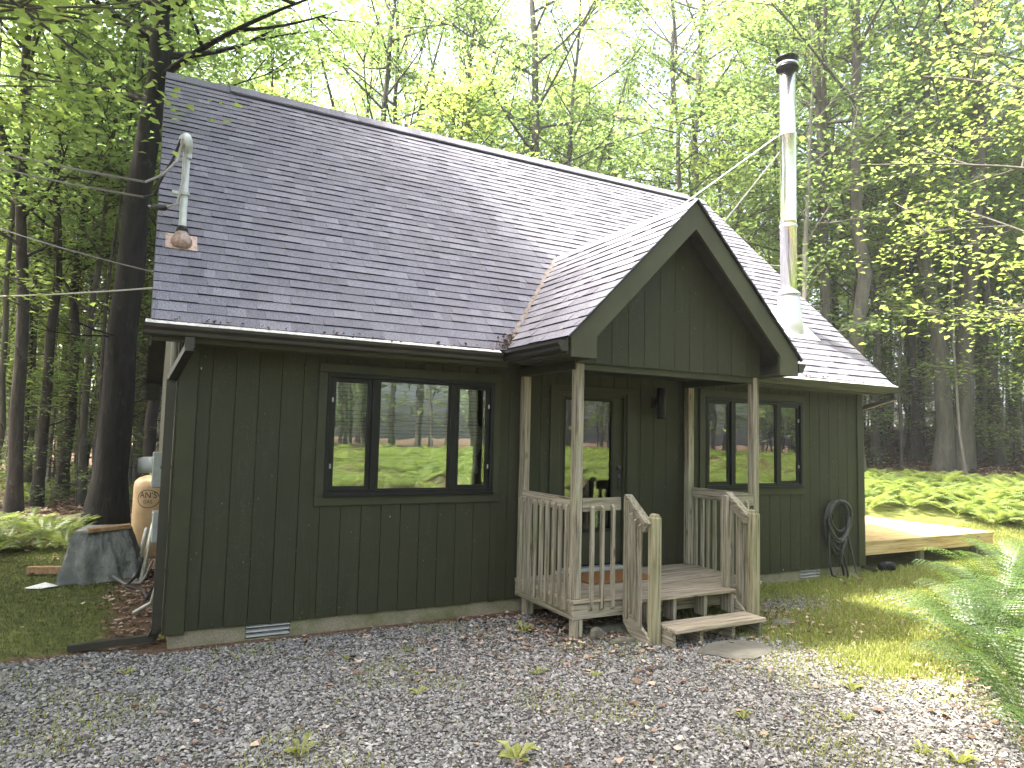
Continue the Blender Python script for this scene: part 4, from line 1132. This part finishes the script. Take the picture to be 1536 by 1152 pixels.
# far woods, one mass
def far_wood(name, n, amin, amax, dmin, dmax, c0, seed, label, per=210, ls=.5, zlo=.10):
    tv, tq, off = [], [], 0; C = []; rg = np.random.default_rng(seed)
    for i in range(n):
        a = math.radians(rg.uniform(amin, amax)); d = rg.uniform(dmin, dmax); x, y = c0[0] + d * math.sin(a), c0[1] + d * math.cos(a)
        z = gz(x, y); H = rg.uniform(13, 24); r = rg.uniform(.07, .22); l_ = rg.normal(0, .5, 2)
        P = np.array([[x, y, z - .5], [x + l_[0] * .4, y + l_[1] * .4, z + H * .45], [x + l_[0], y + l_[1], z + H]])
        v, q = tube_np(P, [r * 1.1, r * .8, r * .2], 5); tv.append(v); tq.append(q + off); off += len(v)
        k = per; hh = rg.uniform(zlo, 1.0, k) ** .8 * H; rr = 3.2 * np.sqrt(rg.uniform(0, 1, k)); b = rg.uniform(0, 6.28, k)
        cl = rg.uniform(0, 6.28)
        C.append(np.stack([x + rr * np.cos(b), y + rr * np.sin(b), z + hh], -1))
    m1 = np_mesh('far_trunks', np.concatenate(tv), np.concatenate(tq), 'bark_b', smooth=True)
    C = np.concatenate(C); V, Q_ = leaf_quads(C, ls, .5, rg)
    m2 = np_mesh('far_leaves', V, Q_, 'leafy', rg.uniform(0, 1, len(C)))
    o = bpy.data.objects.new('far_woods', m2); link(o); tag(o, label, 'woods', kind='stuff')
    c = bpy.data.objects.new('far_trunks', m1); link(c, o); c['kind'] = 'stuff'
far_wood('far', 230, -28, 82, 44, 90, CAM, 77, 'mass of far woods closing off the view behind the trees', 120, .42, .16)
far_wood('across', 210, 92, 235, 32, 64, (5, 0), 78, 'dense woods across the drive, seen mirrored in the panes', 260, .45, .04)

# ------------------------------------------------------------------ ferns
def frond_arrays(L, n_pair, arch, detail, seed):
    """a frond growing along +x from the origin, arching; returns verts, tris"""
    rg = np.random.default_rng(seed); V, F = [], []
    def pt(t_): return np.array([L * t_ * math.cos(arch * .25) * (1 - .12 * t_), 0, L * (math.sin(1.15) * t_ - arch * .75 * t_ * t_)])
    for i in range(n_pair):
        t0 = .16 + .84 * i / n_pair; t1 = .16 + .84 * (i + 1) / n_pair
        p, p2 = pt(t0), pt(t1); ax = (p2 - p); seg_ = np.linalg.norm(ax); ax /= seg_
        W = L * .24 * rg.uniform(.85, 1.1) * math.sin(math.pi * min(1, .16 + .9 * (1 - t0)) ** 1.0) ** .8 * (1 - t0 * .35)
        for sd in (-1, 1):
            d = np.array([ax[0] * .42, sd * .9, ax[2] * .42 - .16 + rg.normal(0, .06)]); d /= np.linalg.norm(d)
            if detail:
                m = 5; o = len(V)
                for k in range(m + 1):
                    s = k / m; c = p + d * W * s + np.array([0, 0, -.10 * W * s * s]); hw = seg_ * .50 * (1 - s) ** .7
                    V.append(c)
                    if k < m:
                        V.append(c + ax * hw * 1.0 + d * W * .09); V.append(c - ax * hw * .8 + d * W * .09)
                        nx_ = o + 3 * (k + 1)
                        F.append((o + 3 * k, o + 3 * k + 1, nx_)); F.append((o + 3 * k, nx_, o + 3 * k + 2))
            else:
                o = len(V); V += [p - ax * seg_ * .38, p + ax * seg_ * .5, p + d * W - np.array([0, 0, .08 * W])]; F.append((o, o + 1, o + 2) if sd > 0 else (o, o + 2, o + 1))
    o = len(V)
    T = np.linspace(0, 1, 7)
    for i in range(7):
        c = pt(T[i]); w = .0035 * (1 - .8 * T[i]); V += [c + (0, w, 0), c - (0, w, 0)]
    for i in range(6): F += [(o + 2 * i, o + 2 * i + 1, o + 2 * i + 3), (o + 2 * i, o + 2 * i + 3, o + 2 * i + 2)]
    return np.array(V, float), np.array(F)
NF = []
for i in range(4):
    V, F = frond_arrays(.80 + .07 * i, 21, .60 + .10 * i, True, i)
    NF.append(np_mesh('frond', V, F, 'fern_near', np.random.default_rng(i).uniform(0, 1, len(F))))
near_ferns = [((1478, 1005), 'fern at the gravel edge, nearest the brown leaf patch'), ((1536, 985), 'fern just behind the front fern at the right picture edge'), ((1548, 1055), 'fern cut by the right picture edge beside the brown leaves'),
              ((1495, 950), 'fern at the left front of the right-hand clump'), ((1548, 940), 'fern in the middle of the right-hand clump'), ((1590, 1010), 'fern low at the right picture edge'), ((1505, 912), 'fern at the back left of the right-hand clump'),
              ((1560, 905), 'fern at the back of the right-hand clump'), ((1530, 885), 'farthest fern of the right-hand clump'), ((1610, 950), 'fern at the right edge, middle of the clump'), ((1620, 900), 'fern at the right edge, back of the clump'),
              ((1560, 1130), 'fern tips poking up at the lower right corner'), ((1462, 975), 'small fern at the front of the right-hand clump')]
def pix_ground(u, v):
    q = MR.T @ np.array([(u - 768) / 1042.255, (v - 576) / 1042.255, 1.0]); t_ = (-.15 - CAM[2]) / q[2]; return CAM[0] + q[0] * t_, CAM[1] + q[1] * t_
near_ferns = [(*pix_ground(*p), lb) for p, lb in near_ferns]
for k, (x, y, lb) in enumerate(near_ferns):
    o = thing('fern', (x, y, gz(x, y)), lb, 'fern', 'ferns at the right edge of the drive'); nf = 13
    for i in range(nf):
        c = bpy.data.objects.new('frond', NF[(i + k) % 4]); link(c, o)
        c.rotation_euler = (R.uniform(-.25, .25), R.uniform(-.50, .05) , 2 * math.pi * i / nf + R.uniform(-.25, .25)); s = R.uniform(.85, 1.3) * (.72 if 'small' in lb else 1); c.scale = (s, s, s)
# mass templates
def plant_template(nf, L, seed):
    rg = np.random.default_rng(seed); Vs, Fs, off = [], [], 0
    for i in range(nf):
        V, F = frond_arrays(L * rg.uniform(.75, 1.15), 15, rg.uniform(.5, .95), False, seed * 31 + i)
        a = np.array([2 * math.pi * i / nf + rg.uniform(-.3, .3)]); V = V @ rotz(a)[0].T
        Vs.append(V); Fs.append(F + off); off += len(V)
    return np.concatenate(Vs), np.concatenate(Fs)
PT = [plant_template(10, .72, 3), plant_template(9, .62, 4), plant_template(11, .8, 5)]
def fern_mass(name, P, label, smin=.75, smax=1.2):
    rg = np.random.default_rng(len(P)); Vs, Fs, off, To = [], [], 0, []
    for (x, y) in P:
        V, F = PT[rg.integers(0, 3)]; s = rg.uniform(smin, smax); a = rg.uniform(0, 6.28, 1)
        Vs.append(V @ rotz(a)[0].T * s + (x, y, gz(x, y))); Fs.append(F + off); off += len(V)
        To.append(np.clip(rg.uniform(.15, .75) + rg.normal(0, .15, len(F)), 0, 1))
    m_ = np_mesh(name, np.concatenate(Vs), np.concatenate(Fs), 'fern', np.concatenate(To))
    o = bpy.data.objects.new(name, m_); link(o); tag(o, label, 'ferns', kind='stuff')
P = []
while len(P) < 560:
    u = R.uniform(17.0, 22.3); v = R.uniform(-11, 7.5)
    x = CAM[0] + .857 * u - .515 * v; y = CAM[1] + .515 * u + .857 * v
    fr = 17.4 + .5 * math.sin(v * 1.1) + .4 * math.sin(v * 2.7 + 1)
    if u < fr or (x < 13.2 and y < 5 and u < 18): continue
    P.append((x, y))
fern_mass('fern_bed', P, 'bright sunlit bed of ferns beyond the deck', .8, 1.15)
P = [(R.uniform(-4.6, -1.35), R.uniform(5.2, 9.0)) for _ in range(75)]
P = [p for p in P if p[1] > 5.4 + .35 * (p[0] + 3) ** 1 * (1 if p[0] > -3 else 0) or p[0] < -2]
fern_mass('fern_bed', P, 'shaded green fern patch in the woods left of the tarpaulin', .6, .95)
P = [(R.uniform(-10, 24), -13.5 - R.uniform(0, 12)) for _ in range(620)]
fern_mass('fern_bed', P, 'sunlit fern bank across the drive, seen mirrored in the panes', .8, 1.3)
P = []
while len(P) < 1250:
    x, y = R.uniform(8.5, 44), R.uniform(-27, 6)
    if y < -7.3 + .481 * (x + .53): P.append((x, y))
fern_mass('fern_bed', P, 'wide sunlit fern field right of the drive, mirrored in the right window', .8, 1.3)
P = []
for _ in range(60):
    x, y = at(R.uniform(-20, 230), R.uniform(20, 32)); P.append((x, y))
fern_mass('fern_bed', P, 'scattered ferns far back on the left forest floor', .5, .9)

# ------------------------------------------------------------------ gravel, grass, litter, weeds
def sample(n, x0, x1, y0, y1, wfun):
    x = rng.uniform(x0, x1, n); y = rng.uniform(y0, y1, n)
    k = rng.uniform(0, 1, n) < wfun(x, y)
    inside = (x > X0 - .02) & (x < X1 + .02) & (y > -.03) & (y < DEP)
    k &= ~inside
    return x[k], y[k]
def in_view(x, y, pad=.6):
    d = np.stack([x - CAM[0], y - CAM[1]], -1); fx = d @ np.array([.4661, .8815]); rx = d @ np.array([.8829, -.4689])
    return (fx > 1.0) & (np.abs(rx) < fx * .80 + pad)
# gravel stones
gw = lambda x, y: np.clip(gravel_w(x, y) * 1.25 - .12, 0, 1) * in_view(x, y, 2.0)
xs, ys = sample(560000, -4.8, 9.5, -6.5, .6, gw)
near = np.hypot(xs - CAM[0], ys - CAM[1])
keep = rng.uniform(0, 1, len(xs)) < np.clip(1.3 - near * .05, .55, 1)
keep &= (((xs - 4.38) / .36) ** 2 + ((ys + 2.05) / .22) ** 2) > .9
xs, ys = xs[keep][:145000], ys[keep][:145000]
n = len(xs)
tmpl = np.array([(1, 0, 0), (-1, 0, 0), (0, 1, 0), (0, -1, 0), (.1, .1, .75), (0, 0, -.8)], float)
tri = np.array([(0, 2, 4), (2, 1, 4), (1, 3, 4), (3, 0, 4), (2, 0, 5), (1, 2, 5), (3, 1, 5), (0, 3, 5)])
V = tmpl[None] * rng.uniform(.65, 1.35, (n, 6, 1)) + rng.normal(0, .14, (n, 6, 3))
s = rng.lognormal(math.log(.0108), .33, n)
V = V * s[:, None, None] * np.array([1.15, .9, .75])
ax_, az_ = rng.normal(0, .5, n), rng.uniform(0, 6.28, n)
c, sn = np.cos(ax_), np.sin(ax_)
Y, Z = V[..., 1] * c[:, None] - V[..., 2] * sn[:, None], V[..., 1] * sn[:, None] + V[..., 2] * c[:, None]
V = np.stack([V[..., 0], Y, Z], -1)
V = np.einsum('nij,nkj->nki', rotz(az_), V) + np.stack([xs, ys, ground_z(xs, ys) + rng.uniform(-.002, .011, n)], -1)[:, None]
F = (tri[None] + (np.arange(n) * 6)[:, None, None]).reshape(-1, 3)
m_ = np_mesh('gravel', V.reshape(-1, 3), F, 'pebble', np.repeat(np.clip(rng.beta(2, 2.4, n), 0, 1), 8))
o = bpy.data.objects.new('gravel', m_); link(o); tag(o, 'grey crushed stone gravel covering the drive in front of the cabin', 'gravel', kind='stuff')

# dead leaves
def lit_w(x, y):
    foot = np.exp(-(((x - 3.9) / 1.5) ** 2 + ((y + .8) / .8) ** 2)) * 1.0 + np.exp(-(((x - 5.8) / .5) ** 2 + ((y + 1.1) / .7) ** 2)) * .9
    side = smooth01((x + .9) / .4) * (x < X0) * smooth01(y / .3) * (y < 6.5) * 1.0
    corner = np.exp(-(((x - 4.95) / .5) ** 2 + ((y + 4.0) / .4) ** 2)) * .8 + np.exp(-(((x - 5.7) / .5) ** 2 + ((y + 3.3) / .3) ** 2)) * .4
    base = .03 + .06 * (np.sin(x * 1.9 + 1) * np.sin(y * 2.3) > .45)
    wall_ = np.exp(-((y + .12) / .12) ** 2) * .18 * (x > -.2) * (x < 9)
    return np.clip(foot + side + corner + base + wall_, 0, 1)
def leaf_hex(C, size, rg=rng):
    n = len(C); k = 7; a = np.arange(k) * 2 * np.pi / k + rg.uniform(0, 6.28, n)[:, None] + rg.normal(0, .18, (n, k))
    r = size * rg.uniform(.5, 1.2, n)[:, None] * rg.uniform(.28, .62, (n, k))
    st = rg.uniform(.5, 1, n)[:, None]; ph = rg.uniform(0, 6.28, n)[:, None]
    z = r * (rg.uniform(-.1, .55, n)[:, None]) * np.abs(np.cos(a - ph)) + r * rg.normal(0, .18, (n, k))
    V = np.concatenate([C[:, None], C[:, None] + np.stack([r * np.cos(a), r * np.sin(a) * st, z], -1)], 1)
    o = (np.arange(n) * (k + 1))[:, None]
    F = np.concatenate([np.concatenate([o, o + 1 + i, o + 1 + (i + 1) % k], 1) for i in range(k)])
    return V.reshape(-1, 3), F, k
def leaves_obj(name, x, y, size, mat, label, cat, zj=.02, flat=.35, tone=None):
    C = np.stack([x, y, ground_z(x, y) + rng.uniform(.004, zj, len(x))], -1)
    V, Q_, k_ = leaf_hex(C, size * 1.25)
    V[:, 2] = np.maximum(V[:, 2], ground_z(V[:, 0], V[:, 1]) + .002)
    m_ = np_mesh(name, V, Q_, mat, np.tile(rng.uniform(0, 1, len(x)), k_))
    o = bpy.data.objects.new(name, m_); link(o); tag(o, label, cat, kind='stuff')
xs, ys = sample(34000, -4, 9, -5.5, 7, lambda x, y: lit_w(x, y) * in_view(x, y))
leaves_obj('leaf_litter', xs, ys, .055, 'dead', 'dry brown leaves strewn over the gravel and round the porch', 'leaf litter', .035, .4)
xs, ys = sample(60000, -4, 9, -6, 1, lambda x, y: np.clip(.12 + .35 * (np.sin(x * 1.3 + 2) * np.sin(y * 1.7 + .5) > .1) + .5 * smooth01((-3.3 - y) / 1.5), 0, 1) * gravel_w(x, y) * in_view(x, y) * .5)
leaves_obj('leaf_crumbs', xs, ys, .020, 'dead', 'tan crumbs of dead leaf and bark among the gravel stones', 'leaf litter', .022, .4)
xs, ys = [], []
for _ in range(9000):
    u = R.choice((R.uniform(-40, 240), R.uniform(1280, 1560))); d = R.uniform(13, 34) if u < 300 else R.uniform(22.6, 38); x, y = at(u, d); xs.append(x); ys.append(y)
leaves_obj('leaf_litter', np.array(xs), np.array(ys), .13, 'dead', 'brown leaf litter on the forest floor among the trunks', 'leaf litter', .04, .45)

# grass blades
def blades(name, x, y, hmin, hmax, w, label, cat='grass', lean=.5, mat='grass'):
    n = len(x); h = rng.uniform(hmin, hmax, n); a = rng.uniform(0, 6.28, n); d = np.stack([np.cos(a), np.sin(a), np.zeros(n)], -1)
    sd = np.stack([-np.sin(a), np.cos(a), np.zeros(n)], -1) * (w * rng.uniform(.6, 1.3, n))[:, None]
    P = np.stack([x, y, ground_z(x, y) - .003], -1); up = np.array([0, 0, 1.0])
    l_ = rng.uniform(.1, lean, n)[:, None]
    mid = P + up * h[:, None] * .6 + d * h[:, None] * l_ * .4; tip = P + up * h[:, None] * (1 - .35 * l_) + d * h[:, None] * l_ * 1.3
    V = np.stack([P - sd, P + sd, mid + sd * .8, mid - sd * .8, tip], 1)
    k = (np.arange(n) * 5)[:, None]
    F = np.concatenate([k + np.array([0, 1, 2]), k + np.array([0, 2, 3]), k + np.array([3, 2, 4])])
    tn = rng.uniform(0, 1, n)
    m_ = np_mesh(name, V.reshape(-1, 3), F, mat, np.concatenate([tn, tn, tn]))
    o = bpy.data.objects.new(name, m_); link(o); tag(o, label, cat, kind='stuff')
gr_ = lambda x, y: np.clip(grass_w(x, y), 0, 1) * in_view(x, y)
xs, ys = sample(170000, 3.9, 15, -4.8, 1.5, lambda x, y: gr_(x, y) * np.clip(1.15 - .5 * (np.sin(x * 2.7) * np.sin(y * 3.1 + 1) > .2), 0, 1))
dk = ~((xs > 9.1) & (xs < 12.78) & (ys > .12))
blades('lawn_grass', xs[dk], ys[dk], .03, .085, .0035, 'short bright grass on the lawn right of the porch')
xs, ys = sample(70000, -5, -.35, .1, 7, gr_)
blades('moss_grass', xs, ys, .012, .05, .0035, 'low mossy grass left of the cabin corner', lean=.9, mat='moss')
def thin(x, y):
    p = np.sin(x * 3.1 + .6) * np.sin(y * 2.6 + 2) + .55 * np.sin(x * 7.3 + 2) * np.sin(y * 6.1)
    edge = smooth01((x - 3.2) / 2.5) * smooth01((-1.9 - y) / .7) * .5 + smooth01((-3.2 - y) / 1.2) * .22 + smooth01((-.1 - x) / 1) * .14
    return np.clip((p > .45) * .55 + edge * 1.5 * (p > -.2) + .03, 0, 1) * gravel_w(x, y) * in_view(x, y)
xs, ys = sample(120000, -3.5, 8, -5.8, -.15, thin)
blades('gravel_grass', xs, ys, .015, .055, .003, 'thin grass tufts growing up through the gravel', lean=.9)
# broad-leaved weeds, each a plant of its own
def weed_mesh(seed):
    rg = np.random.default_rng(seed); V, F = [], []
    for i in range(9):
        a = 2 * math.pi * i / 9 + rg.uniform(-.3, .3); L = rg.uniform(.05, .11); w = L * .36; e_ = rg.uniform(.3, .9)
        d = np.array([math.cos(a), math.sin(a), 0]); sd = np.array([-math.sin(a), math.cos(a), 0]); u = np.array([0, 0, 1.0])
        o = len(V); b0 = d * .005; m1 = d * L * .55 + u * L * e_ * .7; t1 = d * L + u * L * e_ * .75
        V += [b0, m1 + sd * w * .5 + u * .006, t1, m1 - sd * w * .5 + u * .006, m1 - u * .004]
        F += [(o, o + 1, o + 4), (o + 4, o + 1, o + 2), (o, o + 4, o + 3), (o + 4, o + 2, o + 3)]
    return np_mesh('weed', np.array(V), np.array(F), 'grass', rg.uniform(.3, 1, len(F)))
WM = [weed_mesh(i) for i in range(4)]
def pix_ground(u, v):
    q = MR.T @ np.array([(u - 768) / 1042.255, (v - 576) / 1042.255, 1.0]); t_ = (-.15 - CAM[2]) / q[2]; return CAM[0] + q[0] * t_, CAM[1] + q[1] * t_
weeds = [(785, 948, 1.3, 'leafy green weed in the litter left of the porch support post'), (628, 1042, .9, 'dark green weed in the middle of the gravel'), (806, 1012, .9, 'pale weed in the gravel in front of the porch'),
         (450, 1132, 1.6, 'bright grassy weed tuft near the bottom left of the gravel'), (1277, 1036, 1.2, 'green weed where lawn meets gravel at right'), (1268, 1080, .9, 'small upright weed below the lawn at right'),
         (1440, 1145, 1.3, 'broad-leaved weed at the bottom right of the gravel'), (1385, 1130, 1.1, 'weed left of the broad-leaved one at bottom right'), (775, 1140, 1.6, 'wide green weed patch at the bottom middle'),
         (520, 990, .8, 'tiny weed in the gravel below the left window'), (240, 960, .8, 'weed sprouting at the elbow of the left downspout'), (190, 1012, .9, 'weed in the gravel left of the cabin corner'), (894, 1015, .7, 'small weed between porch and camera'), (1115, 1078, .9, 'weed in the gravel right of centre')]
for i, (u, v, s, lb) in enumerate(weeds):
    x, y = pix_ground(u, v); o = bpy.data.objects.new('weed', WM[i % 4]); link(o); o.location = (x, y, gz(x, y)); o.scale = (s, s, s * R.uniform(.8, 1.2)); o.rotation_euler = (0, 0, R.uniform(0, 6.28))
    tag(o, lb, 'weed', 'weeds in the gravel')
# leaf debris in the gutter corner and along the eaves (kept as loose litter on the roof edge)
n = 260
dx = np.concatenate([rng.normal(2.80, .07, 150), rng.uniform(-.4, 2.7, 70), rng.uniform(6.1, 9.2, 40)]); s_ = np.concatenate([np.abs(rng.normal(0, .16, 150)), rng.uniform(-.06, .02, 110)])
C = np.stack([dx + np.clip(s_, 0, 1) * .7, YE - .03 + s_ * up_m[1], ZE - .005 + s_ * up_m[2] + .012], -1)
V, Q_ = leaf_quads(C, .035, .5)
m_ = np_mesh('gutter_litter', V, Q_, 'dead', rng.uniform(0, .8, n)); o = bpy.data.objects.new('gutter_litter', m_); link(o); tag(o, 'reddish leaf debris caught in the roof valley and gutters', 'leaf litter', kind='stuff')
# vertical stalk: fallen sticks
for i, (x, y, a, L_) in enumerate(((.2, -3.0, .4, .4), (3.45, -1.75, .1, .35), (-.75, 2.6, 1.2, .5))):
    z = gz(x, y) + .012; dxy = (math.cos(a) * L_ / 2, math.sin(a) * L_ / 2)
    tag(obj('twig', MB().tube([(x - dxy[0], y - dxy[1], z), (x, y + .01, z + .006), (x + dxy[0], y + dxy[1], z)], [.005, .004, .002], 5), 'bark_b'), ('thin fallen twig on the gravel near the camera', 'fallen twig at the gravel edge before the porch', 'fallen twig on the moss left of the cabin')[i], 'twig')

# ------------------------------------------------------------------ air
HAZE = 0.0010
hz_mb = MB().box(-170, 200, -130, 200, -6, 46)
hv = bpy.data.materials.new('forest_air'); hv.use_nodes = True
hv.node_tree.nodes.remove(hv.node_tree.nodes['Principled BSDF'])
pv = hv.node_tree.nodes.new('ShaderNodeVolumePrincipled')
pv.inputs['Color'].default_value = (.93, .97, .95, 1); pv.inputs['Density'].default_value = HAZE; pv.inputs['Anisotropy'].default_value = .25
hv.node_tree.links.new(pv.outputs['Volume'], hv.node_tree.nodes['Material Output'].inputs['Volume'])
hz = obj('haze', hz_mb, hv)
tag(hz, 'thin pale haze of bright air among the trees', 'haze', kind='stuff')
